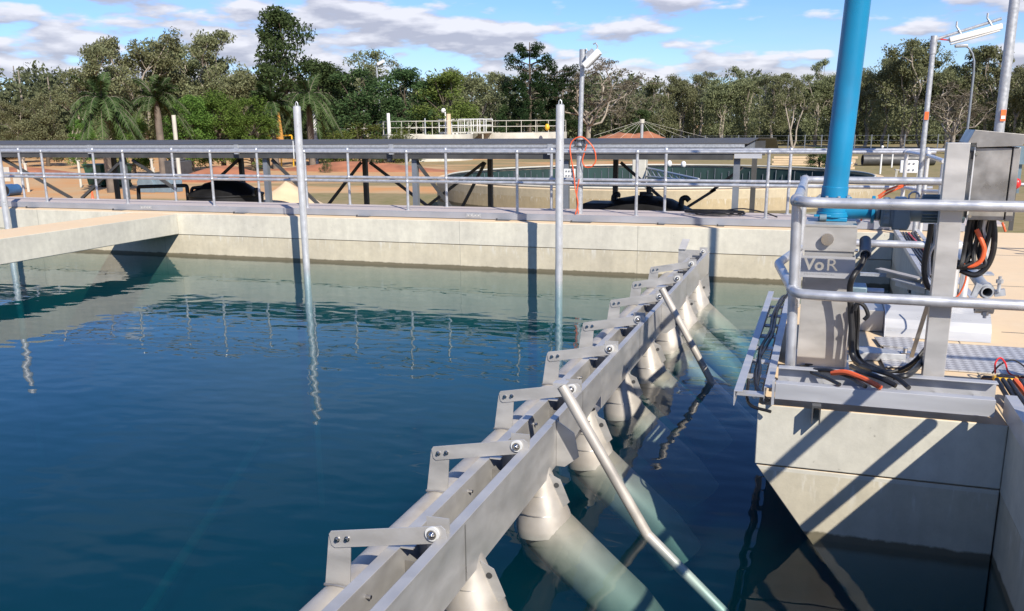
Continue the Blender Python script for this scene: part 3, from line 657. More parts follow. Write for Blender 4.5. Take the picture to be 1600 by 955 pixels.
# guard rail around the machine
GY, GZT, GZM = 5.35, 1.072, .565
t = empty('guard_rail', (-.11, GY, 0), 'curved aluminium guard rail wrapping round the machinery on the pier', 'guard rail')
r = .029
MB().tube((-.105, GY, .06), (-.130, GY, GZT), r, 18).ball((-.130, GY, GZT), .040, 18, 12).tube((-.104, GY, .05), (-.105, GY, .09), .038, 18).ball((-.122, GY, GZM+.005), .037, 16, 10).build('post', M_['alurail'], t)
MB().path(fillet([(-.13, GY+.0, GZT), (-.10, GY-.10, GZT), (.06, GY-.10, GZT-.004), (3.2, GY-.10, GZT-.004)], .10), r, 18).build('top_rail', M_['alurail'], t)
MB().path(fillet([(-.122, GY, GZM), (-.09, GY-.10, GZM-.004), (.06, GY-.11, GZM-.008), (3.2, GY-.10, GZM-.010)], .10), r, 18).build('mid_rail', M_['alurail'], t)
MB().tube((-.13, GY, GZT), (-.14, 7.75, 1.045), r, 16).ball((-.14, 7.75, 1.045), .040, 16, 10).tube((-.14, 7.75, 0), (-.14, 7.75, 1.045), r*.95, 16).build('side_rail', M_['alurail'], t)
q1 = onY(1216, 412, 6.2)
MB().path(fillet([(-.122, GY, GZM), (q1.x, q1.y, q1.z), (-.14, 7.75, .50)], .08), r, 16).build('side_mid_rail', M_['alurail'], t)
MB().tube((-.14, 7.75, 1.045), (1.0, 7.75, 1.045), r, 16).build('rear_top_rail', M_['alurail'], t)
MB().tube((.25, 7.75, .55), (1.0, 7.75, .55), r, 16).build('rear_mid_rail', M_['alurail'], t)
MB().tube((1.0, 7.75, 0), (1.0, 7.75, 1.045), r, 16).ball((1.0, 7.75, 1.045), .04, 16, 10).build('post', M_['alurail'], t)
MB().tube((3.1, GY-.1, 0), (3.1, GY-.1, GZT), r, 16).build('post', M_['alurail'], t)
# stainless drive stand
t = empty('drive_stand', (.06, 5.95, 0), 'stainless box stand with cut out letters carrying the blue lifting column', 'machine stand')
BX0, BX1, BY = -.078, .206, 5.75
MB().box(BX0, BX0+.006, BY, BY+.42, .0, .885).box(BX1-.006, BX1, BY+.004, BY+.42, .0, .885).box(BX0+.006, BX1-.006, BY+.414, BY+.42, .0, .885).build('side_sheets', SS, t, smooth=False)
MB().box(BX0+.0065, BX1-.0065, BY+.002, BY+.008, .004, .885).build('front_sheet', SS, t, smooth=False)
MB().box(BX0-.03, BX1+.03, BY-.03, BY+.45, .0015, .012).build('base_flange', SS, t, smooth=False)
MB().box(BX0-.005, BX1+.005, BY-.012, BY+.43, .886, .900).build('top_flange', SS, t, smooth=False, bevel=.001)
# upper cover and lettered plate standing off the front sheet
CVY = 5.64
MB().box(-.088, .214, BY-.010, BY-.002, .742, .884).build('cover', SS, t, smooth=False)
kn = MB().tube((.049, BY-.011, .815), (.049, BY-.045, .815), .036, 28).tube((.049, BY-.045, .815), (.049, BY-.048, .815), .030, 28).build('knob', M_['bolt'], t)
def cut_plate():
    me = bpy.data.meshes.new('name_plate')
    bm = bmesh.new()
    dg = bpy.context.evaluated_depsgraph_get
    plate_ = MB().box(-.092, .214, CVY-.001, CVY+.003, .594, .7235).build('name_plate', M_['gysteel'], t, smooth=False)
    plate_.data.materials[0] = M_['ssplate']
    cutters = []
    def txt(s, size, x, z, font_w=1.0, off=.0):
        c = bpy.data.curves.new('letters', 'FONT'); c.body = s; c.size = size; c.extrude = .02; c.offset = off
        o = bpy.data.objects.new('letters', c); COL.objects.link(o)
        o.matrix_world = Matrix.Translation((x, CVY, z)) @ Matrix.Rotation(R_(90), 4, 'X') @ Matrix.Diagonal((font_w, 1, 1, 1))
        bpy.context.view_layer.update()
        m2 = bpy.data.meshes.new_from_object(o.evaluated_get(dg())); m2.transform(o.matrix_world)
        COL.objects.unlink(o); bpy.data.objects.remove(o)
        oo = bpy.data.objects.new('letters', m2); COL.objects.link(oo); cutters.append(oo)
    txt('Vo', .098, -.072, .640, 1.0, .003); txt('R', .104, .050, .638, 1.12)
    txt('E N V I R O N M E N T A L', .017, -.070, .608, .88)
    for c in cutters:
        b = plate_.modifiers.new('cut', 'BOOLEAN'); b.operation = 'DIFFERENCE'; b.solver = 'EXACT'; b.object = c
    bpy.context.view_layer.update()
    m3 = bpy.data.meshes.new_from_object(plate_.evaluated_get(dg()))
    plate_.modifiers.clear(); m3.transform(Matrix.Identity(4)); plate_.data = m3
    for c in cutters: bpy.data.objects.remove(c)
    for xx in (-.092, .210): MB().box(xx, xx+.004, CVY+.004, BY-.001, .70, .7235).build('stand_off', SS, t, smooth=False)
    return plate_
M_['ssplate'] = basic('grey satin plate', (.42, .42, .425), .5, .3, var=.05)
try:
    cut_plate()
except Exception as e:
    print('cut plate failed', e)
# right sheet of stand with cables clipped
MB().box(.2065, .2155, BY-.02, BY-.012, .03, .42).build('edge_strip', M_['alu'], t, smooth=False)
for z in (.12, .44, .75): MB().tube((.212, BY-.006, z), (.226, BY-.006, z), .010, 8).build('bolt', M_['bolt'], t)
# blue column
bx, by = .071, 6.0
t = empty('lifting_column', (bx, by, .9), 'tall bright blue lifting column with flanged gearbox housing rising out of the picture', 'lifting column')
MB().tube((bx+.002, by, 1.075), (bx+.128, by, 4.2), .0745, 36).build('column_tube', M_['blue'], t)
MB().tube((bx, by, 1.045), (bx+.003, by, 1.11), .079, 36).tube((bx, by, 1.005), (bx, by, 1.045), .106, 36).tube((bx, by, .955), (bx, by, 1.005), .092, 36).build('upper_flange', M_['blue'], t, bevel=.003)
hs = MB().tube((bx, by, .925), (bx, by, .956), .098, 36).box(bx-.085, bx+.085, by-.085, by+.085, .902, .925).obox((bx-.06, by-.07, .935), (.05, 0, 0), (0, .03, 0), (0, 0, .006)).build('housing', M_['blue'], t, bevel=.003)
MB().tube((bx+.05, by, .972), (bx+.235, by, .972), .058, 28).tube((bx+.222, by, .972), (bx+.24, by, .972), .084, 28).build('side_tube', M_['blue'], t)
bb = MB()
for k in range(8):
    a = 2*math.pi*k/8+.3; bb.tube((bx+.092*math.cos(a), by+.092*math.sin(a), 1.044), (bx+.092*math.cos(a), by+.092*math.sin(a), 1.056), .009, 6)
bb.build('flange_bolts', M_['galv'], t)
MB().tube((bx-.075, by-.09, .925), (bx-.035, by-.09, .925), .02, 12).build('drain_plug', M_['gear'], t)
# gearbox and motors
t = empty('gear_motor', (.5, 6.0, .9), 'blue grey worm gearbox with finned electric motor beside the blue column', 'gear motor')
gx = bx+.24
g1 = MB().tube((gx, by, .972), (gx+.035, by, .972), .066, 24).box(gx+.035, gx+.155, by-.085, by+.085, .875, 1.035).box(gx+.05, gx+.09, by-.095, by+.06, .90, 1.045)
g1.build('gearbox', M_['gear'], t, bevel=.01)
b = MB()
for k in range(3): b.box(gx+.048, gx+.085, by-.100, by-.094, .895+.038*k, .915+.038*k)
b.build('ribs', M_['gear'], t, bevel=.003)
MB().prism([(gx+.10, .862), (gx+.19, .862), (gx+.205, .905), (gx+.18, 1.05), (gx+.115, 1.05)], 'y', by-.10, by+.07).build('worm_housing', M_['gear'], t, bevel=.008)
MB().tube((gx+.17, by-.01, .975), (gx+.26, by-.01, .975), .070, 24).build('motor_flange', M_['gear'], t)
b = MB().tube((gx+.26, by-.01, .985), (gx+.42, by-.01, .985), .070, 28)
for k in range(22):
    a = 2*math.pi*k/22; ca, sa = math.cos(a), math.sin(a)
    b.obox((gx+.34, by-.01+ca*.076, .985+sa*.076), (.075, 0, 0), (0, ca*.010, sa*.010), (0, -sa*.0018, ca*.0018))
b.build('motor_body', M_['gear'], t)
tb = MB().box(gx+.36, gx+.47, by-.13, by-.02, .905, 1.02).build('terminal_box', M_['gear'], t, bevel=.006)
MB().tube((gx+.42, by-.01, .985), (gx+.50, by-.01, .985), .082, 28).build('fan_cover', M_['gear'], t)
b = MB()
for k in range(4): b.tube((gx+.02+.0*k, by, 1.03), (gx+.02, by, 1.06), .006, 6)
MB().path([(gx+.215+.03*math.cos(a*.7), by-.02, 1.055+.03*math.sin(a*.7)) for a in range(9)], .006, 8).build('lifting_eye', M_['galv'], t)
def text_obj(s, size, loc, parent, mat, rot=(90, 0, 0), ext=.0008, sx=1.):
    c = bpy.data.curves.new('lettering', 'FONT'); c.body = s; c.size = size; c.extrude = ext; c.align_x = 'CENTER'
    o = bpy.data.objects.new('tmp', c); COL.objects.link(o); o.matrix_world = Matrix.Translation(loc) @ Matrix.Rotation(R_(rot[2]), 4, 'Z') @ Matrix.Rotation(R_(rot[0]), 4, 'X') @ Matrix.Diagonal((sx, 1, 1, 1))
    bpy.context.view_layer.update()
    me = bpy.data.meshes.new_from_object(o.evaluated_get(bpy.context.evaluated_depsgraph_get())); me.transform(o.matrix_world)
    bpy.data.objects.remove(o)
    o0 = ORG[parent]; me.transform(Matrix.Translation(-o0)); me.materials.clear(); me.materials.append(mat)
    o = bpy.data.objects.new('lettering', me); COL.objects.link(o); o.parent = parent; ORG[o] = o0; return o
text_obj('SEW', .035, (gx+.415, by-.1315, .955), tb, basic('pale relief letters', (.20, .27, .30), .5))
# tube elbow at the stand (dark insulated spout) and corrugated cables
t = empty('conduit_elbow', (.24, 5.7, .7), 'grey conduit spout with black corrugated hose at the right corner of the lettered stand', 'conduit')
MB().pipe(onY(1352, 376, 5.88), onY(1352, 398, 5.71), .034, .027).build('spout', M_['gysteel'], t)
hp_ = [onY(u, v, y) for u, v, y in ((1352, 398, 5.72), (1345, 415, 5.67), (1333, 432, 5.60), (1328, 450, 5.62), (1329, 480, 5.63), (1331, 520, 5.62), (1332, 555, 5.60), (1345, 572, 5.52), (1362, 585, 5.40))]
MB().path(catmull(hp_, 8), .0175, 12).build('hose', M_['black'], t)
ln = []
for dx, dy, ex in ((8, .02, 0), (14, .04, 6), (3, -.02, -5)):
    ln.append(([onY(u+dx, v, y+dy) for u, v, y in ((1326, 475, 5.64), (1327, 500, 5.65), (1325, 540, 5.64), (1330, 560, 5.6), (1350, 574, 5.5), (1385, 582, 5.45), (1418, 570, 5.50), (1440, 548, 5.56), (1450, 530, 5.6))], .011, 'black'))
ln.append(([onY(u, v, 5.6) for u, v in ((1335, 485), (1340, 474), (1350, 478), (1356, 492), (1350, 500))], .012, 'black'))
bundle('cable_bundle', 'black cables running down the corner of the stand and across to the post', ln)
ln = [([onZ(u, v, z) for u, v, z in ((1272, 578, 0.150), (1300, 580, 0.170), (1330, 590, 0.160), (1352, 604, 0.170))], .012, 'black'),
      ([onZ(u, v, z) for u, v, z in ((1268, 582, 0.140), (1290, 590, 0.150), (1312, 601, 0.150))], .011, 'black'),
      ([onZ(u, v, z) for u, v, z in ((1300, 583, 0.160), (1322, 582, 0.185), (1345, 590, 0.180), (1366, 600, 0.170), (1376, 606, 0.150))], .015, 'orange'),
      ([onZ(u, v, z) for u, v, z in ((1330, 572, 0.150), (1350, 582, 0.175), (1378, 592, 0.170), (1400, 603, 0.150))], .014, 'black'),
      ([onZ(u, v, z) for u, v, z in ((1345, 572, 0.150), (1372, 580, 0.180), (1400, 590, 0.170), (1420, 606, 0.150))], .013, 'black'),
      ([onZ(u, v, z) for u, v, z in ((1395, 590, 0.150), (1420, 585, 0.170), (1440, 565, 0.170), (1452, 545, 0.150))], .016, 'black')]
bundle('cable_bundle', 'black cables and a thick orange one crossing over the front cable tray', ln)
tag(MB().path(catmull([onZ(u, v, .02) for u, v in ((1250, 572), (1268, 570), (1285, 566), (1300, 566))], 5), .006, 6).path(catmull([onZ(u, v, .025) for u, v in ((1246, 566), (1268, 570), (1290, 563))], 5), .005, 6).build('cable_tie', M_['black'], org=onZ(1268, 570, .01)), 'loose black cable ties lying on the pier in front of the stand', 'cable ties')
# post with control cabinet
t = empty('cabinet_post', (.655, 5.33, .156), 'flat stainless post standing behind the cable tray and carrying the cabinet', 'post')
MB().box(.601, .711, 5.30, 5.38, .012, 1.387).build('post_tube', M_['ss'], t, smooth=False, bevel=.003)
MB().box(.54, .78, 5.24, 5.44, .0015, .012).build('foot_plate', SS, t, smooth=False)
MB().prism([(.545, .013), (.60, .013), (.60, .065)], 'y', 5.32, 5.326).prism([(.765, .013), (.712, .013), (.712, .065)], 'y', 5.32, 5.326).build('gusset', SS, t, smooth=False)
MB().bar(onY(1449, 478, 5.40), onY(1424, 558, 5.66), .022, .010).build('brace', SS, t)
t = empty('control_cabinet', (.84, 5.4, 1.0), 'dull stainless control cabinet with a sloping rain hood mounted on the flat post', 'cabinet')
MB().box(.745, .915, 5.35, 5.62, .985, 1.36).build('body', M_['ssdark'], t, smooth=False, bevel=.003)
MB().box(.921, .955, 5.345, 5.625, .982, 1.362).build('door', M_['ssdark'], t, smooth=False, bevel=.003)
MB().box(.915, .921, 5.36, 5.61, .99, 1.355).build('door_seal', M_['black'], t, smooth=False)
MB().prism([(.700, 1.385), (.728, 1.452), (.99, 1.425), (.99, 1.418), (.955, 1.37), (.745, 1.362), (.742, 1.385)], 'y', 5.33, 5.66).build('rain_hood', M_['ssdark'], t, smooth=False, bevel=.002)
MB().box(.712, .744, 5.36, 5.60, 1.30, 1.34).box(.712, .744, 5.36, 5.60, 1.0, 1.04).build('mount_rail', M_['dksteel'], t, smooth=False)
for z in (1.33, 1.005): MB().tube((.752, 5.35, z), (.752, 5.342, z), .009, 10).build('screw', M_['bolt'], t)
MB().box(.738, .7445, 5.345, 5.352, .985, 1.365).build('edge_trim', M_['alu'], t, smooth=False)
ln = []
random.seed(4)
for k in range(7):
    x = .765+.018*k; yy = 5.42+.02*(k % 3)
    ln.append(([(x, yy, .99), (x-.006, yy, .90), (x-.01+.02*math.sin(k*2), yy, .80), (x-.02, yy-.02, .735+.01*(k % 2)), (.72, yy, .72+.012*(k % 3)), (.68, yy+.06, .74)], .0125, 'black'))
ln.append(([(.875, 5.42, .99), (.893, 5.42, .90), (.895, 5.42, .80), (.87, 5.42, .72), (.82, 5.42, .68), (.75, 5.44, .70)], .016, 'black'))
ln.append(([(.80, 5.40, .93), (.83, 5.39, .87), (.848, 5.39, .82), (.835, 5.39, .76), (.79, 5.40, .73), (.74, 5.42, .735)], .0125, 'orange'))
ln.append(([(.84, 5.43, .99), (.835, 5.44, .93), (.85, 5.45, .88)], .014, 'white'))
bundle('cable_bundle', 'looping black cables with an orange one hanging under the control cabinet', ln)
ln = [([onY(u, v, 5.75) for u, v in ((1455, 350), (1452, 372), (1446, 400), (1444, 425), (1450, 448), (1462, 452))], .016, 'black'),
      ([onY(u, v, 5.78) for u, v in ((1462, 350), (1461, 378), (1452, 398), (1452, 430))], .011, 'white'),
      ([onY(u, v, 5.8) for u, v in ((1458, 350), (1459, 380), (1456, 410), (1460, 440))], .013, 'black')]
bundle('cable_bundle', 'short black and white cables dropping from the motor terminal box left of the flat post', ln)
# scaffold tube with coupler
t = empty('scaffold_tube', (.90, 5.5, .59), 'open ended grey scaffold tube held by a coupler on the lower guard rail', 'scaffold tube')
pa = onY(1543, 457, 5.30); pb = onY(1498, 396, 6.55)
MB().pipe(pa, pb, .031, .024, 24).build('tube', M_['galv'], t)
ring = MB().pipe(pa+(pb-pa).normalized()*.03, pa+(pb-pa).normalized()*.10, .040, .0315, 24).bar(pa+Vector((-.06, .03, -.03)), pa+Vector((-.04, .03, .04)), .03, .03).bar(pa+Vector((.04, .04, -.01)), pa+Vector((.09, .04, .0)), .03, .035)
cl = ring.build('coupler', M_['galv'], t)
MB().tube(pa+Vector((.0, .0, -.14)), pa+Vector((.0, .0, -.03)), .009, 8).tube(pa+Vector((.0, .0, -.125)), pa+Vector((.0, .0, -.105)), .018, 6).tube(pa+Vector((.055, .02, .0)), pa+Vector((.055, .02, .085)), .009, 8).tube(pa+Vector((.055, .02, .05)), pa+Vector((.055, .02, .068)), .018, 6).build('coupler_bolt', M_['galv'], cl)
MB().pipe(pa+Vector((-.05, .02, -.078)), pa+Vector((.04, .02, -.078)), .041, .030, 20).build('rail_clamp', M_['galv'], t)
# bits on the pier top
t = empty('aluminium_cover', (.87, 7.3, 0), 'long bright aluminium cover with folded facets lying on the ochre deck', 'cover')
MB().prism([(7.17-.37*math.cos(math.pi*k/11), .002+.225*math.sin(math.pi*k/11)) for k in range(12)], 'x', .50, 1.18).build('shell', M_['alubright'], t, smooth=False)
MB().prism([(7.17-.376*math.cos(math.pi*k/11), .002+.231*math.sin(math.pi*k/11)) for k in range(12)], 'x', .492, .499).build('end_cap', M_['alu'], t, smooth=False)
tag(MB().box(.30, .49, 6.95, 7.5, .002, .16).build('junction_box', M_['ss'], org=(.4, 7.2, 0), bevel=.004), 'plain stainless box sitting left of the folded aluminium cover', 'box')
tag(MB().prism([(.47, 5.93), (1.9, 5.93), (1.9, 6.68), (.47, 6.68)], 'z', .002, .010).build('checker_plate', M_['checker'], org=(1, 6.3, 0), smooth=False), 'large aluminium checker plate lying on the deck behind the flat post', 'plate')
def bolt_plate(pts, lb):
    P = [onZ(u, v, .012) for u, v in pts]
    tag(MB().prism([(p.x, p.y) for p in P], 'z', .012, .020).build('checker_plate', M_['checker'], org=P[0], smooth=False), lb, 'plate')
bolt_plate(((1366, 528), (1425, 529), (1430, 546), (1376, 541)), 'small checker plate offcut farther from the camera beside the clamp')
bolt_plate(((1373, 556), (1430, 558), (1428, 574), (1382, 574)), 'small checker plate offcut with rounded corner nearer the cable tray')
t = empty('clamp_arm', (.4, 6.1, .02), 'grey cast clamp arm lying between the small checker plates and the stand', 'clamp')
MB().prism([(.235, 5.98), (.30, 6.22), (.37, 6.24), (.58, 6.13), (.58, 6.07), (.35, 6.05)], 'z', .003, .055).build('arm', M_['galv'], t, smooth=False, bevel=.003)
MB().tube((.575, 6.10, .055), (.575, 6.10, .09), .015, 8).box(.55, .62, 6.07, 6.13, .055, .064).build('bolt', M_['bolt'], t)
MB().tube((.28, 6.02, .055), (.28, 6.02, .10), .014, 8).build('bolt', M_['bolt'], t)
# stainless parts in the pit behind the pier
t = empty('rake_frame', (.6, 8.6, -.2), 'stainless angle frame hanging in the dark pit between pier and side tray', 'frame')
MB().bar(onZ(1374, 420, .05), onZ(1440, 436, .05), .09, .012).bar(onZ(1374, 424, .0), onZ(1440, 441, .0), .012, .08).build('angle_bar', M_['sspipe'], t)
MB().bar(onZ(1400, 436, .0), onZ(1452, 450, .0), .10, .012).bar(onZ(1400, 441, -.04), onZ(1446, 454, -.04), .012, .07).build('angle_bar', M_['galv'], t)
MB().bar(onZ(1344, 428, .0), onZ(1385, 430, .0), .06, .03).build('cross_bar', M_['galv'], t)
MB().box(.1, .42, 8.1, 8.35, .02, .13).build('cylinder_block', M_['gear'], t, bevel=.01)
MB().tube((.42, 8.22, .08), (.56, 8.22, .08), .03, 14).build('valve', M_['galv'], t)
MB().box(-.1, .95, 7.95, 8.05, -.25, .01).build('edge_angle', M_['dksteel'], t)
tag(MB().box(.955, .979, 10.4, 10.6, -.30, -.16).build('wall_box', M_['dksteel'], org=(.97, 10.5, -.23)), 'small dark square fitting on the wall of the pit', 'fitting')
# multimeter with leads
pm = onZ(1572, 597, .03)
t = empty('multimeter', pm, 'yellow multimeter lying with red and black leads at the end of the tray', 'multimeter')
MB().box(pm.x-.07, pm.x+.06, pm.y-.03, pm.y+.03, .03, .06).build('case', M_['yellow'], t, bevel=.008)
MB().box(pm.x-.05, pm.x+.04, pm.y-.02, pm.y+.022, .061, .066).build('face', M_['black'], t)
MB().path(catmull([pm+Vector(v) for v in ((-.05, .06, .03), (-.055, .07, .09), (-.03, .09, .12), (0, .09, .09), (.02, .06, .04), (.08, .05, .02), (.15, .12, .02))], 6), .005, 6).build('lead', M_['red'], t)
MB().path(catmull([pm+Vector(v) for v in ((-.06, .10, .02), (-.02, .10, .08), (.05, .14, .10), (.12, .10, .06), (.13, .02, .03), (.06, .0, .04))], 6), .005, 6).build('lead', M_['black'], t)
MB().prism([(pm.x-.12, pm.y+.075), (pm.x-.10, pm.y+.13), (pm.x-.03, pm.y+.12), (pm.x-.005, pm.y+.085), (pm.x+.04, pm.y+.13), (pm.x+.10, pm.y+.10), (pm.x+.09, pm.y+.06), (pm.x, pm.y+.05)], 'z', .003, .03).build('pouch', basic('brown black pouch', (.05, .03, .025), .7), t, bevel=.005)
# ================================================================== POSTS AND LAMPS AT RIGHT
def sticker(t, x, y, z, r, w=.05, h=.09):
    MB().box(x-w/2, x+w/2, y-r-.004, y-r*.8, z-h/2, z+h/2).build('warning_sticker', M_['sticker'], t, smooth=False)
a = onY(1437, 330, 13.2); b = onY(1460, 56, 13.2); a.x = b.x
t = empty('fluorescent_lamp_post', (b.x, 13.2, 0), 'galvanised post with a tilted fluorescent lamp on a side arm', 'lamp post')
MB().tube((b.x, 13.2, 0), (b.x, 13.2, b.z-.22), .033, 18).tube((b.x, 13.2, b.z-.22), (b.x, 13.2, b.z), .042, 18).build('post', M_['galv'], t)
e = onY(1565, 29, 13.2)
MB().tube((b.x, 13.2, b.z-.05), e, .019, 12).build('arm', M_['galv'], t)
l0 = onY(1483, 63, 13.18); l1 = onY(1566, 41, 13.18)
fx = MB().bar(l0, l1, .09, .07).build('fluorescent_fitting', M_['white'], t, bevel=.012)
MB().bar(l0+Vector((.02, -.0, -.05)), l1+Vector((-.02, 0, -.05)), .075, .02).build('diffuser', M_['nylon'], fx, bevel=.006)
for s in (.22, .80):
    q = l0.lerp(l1, s); MB().path([q+Vector((0, 0, .04)), q+Vector((-.03, 0, .09)), q+Vector((-.06, 0, .13)), q+Vector((-.06, 0, .19))], .012, 8).build('hook', M_['galv'], t)
MB().tube((b.x+.05, 13.2, l0.z+.02), l0, .008, 6).build('lead', M_['red'], t)
q = onY(1447, 181, 13.2); sticker(t, b.x, 13.2, q.z, .042, .05, .10)
x = 1.575
t = empty('steel_post', (x, 10, 0), 'thick galvanised post rising out of the picture at the right with an orange sticker', 'post')
MB().tube((x, 10, 0), (x, 10, 5.5), .046, 22).build('post', M_['galv'], t)
MB().box(x-.10, x+.10, 9.9, 10.1, .002, .014).build('base_plate', M_['galv'], t)
q = onY(1567, 181, 10); MB().box(x-.01, x+.035, 9.94, 9.952, q.z-.05, q.z+.055).build('warning_sticker', M_['sticker'], t, smooth=False)
MB().box(x-.005, x+.030, 9.936, 9.939, q.z-.03, q.z).build('sticker_panel', M_['white'], t, smooth=False)
sx_, sy_ = far(1509, 225, 42).x, far(1509, 225, 42).y
t = empty('street_lamp', (sx_, sy_, GZ), 'slender far street lamp with curved neck at the right in front of the trees', 'street lamp')
tp = far(1516, 80, 42).z
MB().path([(sx_, sy_, GZ), (sx_, sy_, tp-.9), (sx_-.03, sy_, tp-.4), (sx_-.12, sy_, tp-.1), (sx_-.28, sy_, tp+.12), (sx_-.42, sy_, tp+.20)], [.06, .045, .04, .035, .032, .03], 12).build('pole', M_['gysteel'], t)
MB().obox((sx_-.56, sy_, tp+.21), (.24, 0, 0), (0, .12, 0), (-.01, 0, .06)).build('lamp_head', M_['galv'], t, bevel=.03)
# rail cluster behind at right: posts, box, short rails
t = empty('handrail', (1.45, 12.5, 0), 'short aluminium handrail turning the corner beside the fluorescent lamp post', 'handrail', 'walkway handrails')
cx = onY(1424, 235, 13.2).x
MB().tube((cx+.22, 13.35, 0), (cx+.22, 13.35, 1.08), .028, 12).ball((cx+.22, 13.35, 1.08), .042, 12, 8).build('post', M_['alu'], t)
MB().tube((cx, 13.9, .11), (cx, 13.9, 1.08), .028, 12).ball((cx, 13.9, 1.08), .042, 12, 8).build('post', M_['alu'], t)
MB().path([(cx, 13.9, 1.08), (cx+.22, 13.35, 1.05), onY(1475, 252, 12.0)], .027, 12).build('top_rail', M_['alu'], t)
MB().path([(cx, 13.9, .60), (cx+.22, 13.35, .58), onY(1475, 300, 12.0)], .027, 12).build('mid_rail', M_['alu'], t)
MB().tube((onY(1475, 252, 12.0).x, 12.0, 0), (onY(1475, 252, 12.0).x, 12.0, 1.0), .028, 12).build('post', M_['alu'], t)
q = onY(1421, 261, 14.5)
t = empty('socket_box', q, 'pale grey socket box on the handrail near the fluorescent lamp post', 'socket box')
MB().box(q.x-.12, q.x+.12, 14.55, 14.64, q.z-.09, q.z+.09).build('case', M_['white'], t, bevel=.008)
bb = MB()
for dx in (-.06, 0, .06):
    for dz in (-.045, .045): bb.tube((q.x+dx, 14.549, q.z+dz), (q.x+dx, 14.542, q.z+dz), .014, 10)
bb.build('outlet', M_['gysteel'], t)
for pts, lb in ((((1372, 307), (1385, 298), (1400, 292), (1420, 288), (1430, 284)), 'orange cable slung over the rail behind the gearbox, upper strand'),
                (((1345, 345), (1352, 330), (1366, 316), (1385, 303), (1412, 291)), 'orange cable slung over the rail behind the gearbox, lower strand'),
                (((1511, 420), (1508, 440), (1500, 458), (1490, 468)), 'thin orange cable hanging behind the scaffold tube'),
                (((1566, 348), (1569, 356), (1571, 362)), 'short stub of orange cable under the cabinet door')):
    cable([onY(u, v, 13.6 if u < 1450 else (6.5 if u < 1550 else 5.6)) for u, v in pts], .014 if pts[0][0] < 1450 else .006, 'orange', 'orange_cable', lb)
q = onY(1588, 287, 6.6)
t = empty('beacon_switch', q, 'red push button on a thin stalk beside the cabinet door', 'switch')
MB().ball(q, .028, 14, 9, 1.25).build('button', M_['red'], t)
MB().tube(q+Vector((0, 0, -.18)), q, .006, 8).box(q.x-.012, q.x+.012, 6.59, 6.61, q.z-.30, q.z-.18).build('stalk', M_['dksteel'], t)
q = onY(1593, 245, 7.2)
tag(MB().box(q.x-.035, q.x+.07, 7.15, 7.3, q.z-.05, q.z+.07).box(q.x-.02, q.x+.02, 7.18, 7.26, q.z-.25, q.z-.05).build('instrument', M_['gear'], org=(q.x, 7.2, q.z)), 'blue grey instrument on a stalk at the right edge of the photo', 'instrument')
handrail('handrail', 'aluminium handrail at the right edge beyond the cabinet on the far deck side', [2.9, 4.4, 5.9], 11.2, 0, .5, 1.0, 2.6, 6.4)
# vertical rail posts behind the scaffold tube
for i, (u, lb) in enumerate(((1487, 'aluminium rail post behind the flat post, left of the two'), (1503, 'aluminium rail post behind the flat post, right of the two'))):
    p = onY(u, 470, 7.2); q = MB().tube((p.x, 7.2, 0), (p.x, 7.2, .62), .030, 16).ball((p.x, 7.2, .62), .04, 12, 8)
    tag(q.build('rail_post', M_['alu'], org=(p.x, 7.2, 0)), lb, 'post', 'rail posts behind the cabinet')
# handrail beside the photographer (outside the frame, its shadow falls on the pier)
t = empty('handrail', (1.1, 3, 0), 'handrail on the right deck edge beside the photographer', 'handrail', 'walkway handrails')
for z, x in ((1.08, 1.10), (.54, 1.10)): MB().tube((x, -1, z), (x, 4.35, z), .034, 12).build('rail', M_['alu'], t)
MB().box(1.02, 1.04, 1, 4.62, .001, .30).build('toe_board', M_['alu'], t)
for y in (.2, 1.9): MB().tube((1.10, y, .0), (1.10, y, 1.08), .026, 12).build('post', M_['alu'], t)
# ================================================================== MIDDLE GROUND
def xy(u, D, v=215):
    p = far(u, v, D); return p.x, p.y
def atY(u, y, v=230): return onY(u, v, y).x
# low shelter roof
t = empty('shelter', (-8, 19.8, GZ), 'long low shelter with charcoal roof and braced steel posts behind the walkway', 'shelter')
RL, RR = -30, atY(1146, 17)
RX = atY(1212, 19.6)
MB().prism([(16.93, 1.122), (16.93, 1.135), (19.75, 1.19), (19.75, 1.176)], 'x', RL, RR+.25).build('roof_sheet', M_['roof'], t, smooth=False)
MB().prism([(19.751, 1.176), (19.751, 1.19), (20.9, .95), (20.9, .935)], 'x', RL, RR+.6).build('roof_sheet', M_['roof'], t, smooth=False)
MB().prism([(16.92, 1.063), (16.92, 1.120), (16.98, 1.120), (16.98, 1.063)], 'x', RL, RR+.2).build('gutter', M_['galv'], t, smooth=False)
MB().box(RL, RR, 17.05, 17.13, .84, 1.115).build('front_beam', M_['dksteel'], t, smooth=False)
MB().box(RL, RR+.4, 19.5, 19.6, .84, 1.13).build('rear_beam', M_['dksteel'], t, smooth=False)
MB().prism([(17.13, .87), (17.13, 1.07), (19.75, 1.14), (20.85, .91), (20.85, .85)], 'x', RR+.16, RR+.20).build('end_panel', M_['gysteel'], t, smooth=False)
MB().box(RR+.02, RR+.5, 17.03, 17.10, .87, 1.05).build('end_plate', M_['aluflat'], t, smooth=False)
for i, u in enumerate((-40, 193, 416, 648, 884, 1150)):
    x = atY(u, 17.15, 280); MB().box(x-.055, x+.055, 17.14, 17.25, GZ, .86).build('post', M_['gysteel'], t, smooth=False)
    q = atY((140, 369, 611, 859)[i], 16.9, 240) if i < 4 else None
    if q: MB().box(q-.05, q+.05, 16.90, 16.945, .93, 1.13).build('gutter_bracket', M_['galv'], t, smooth=False)
bx_ = []
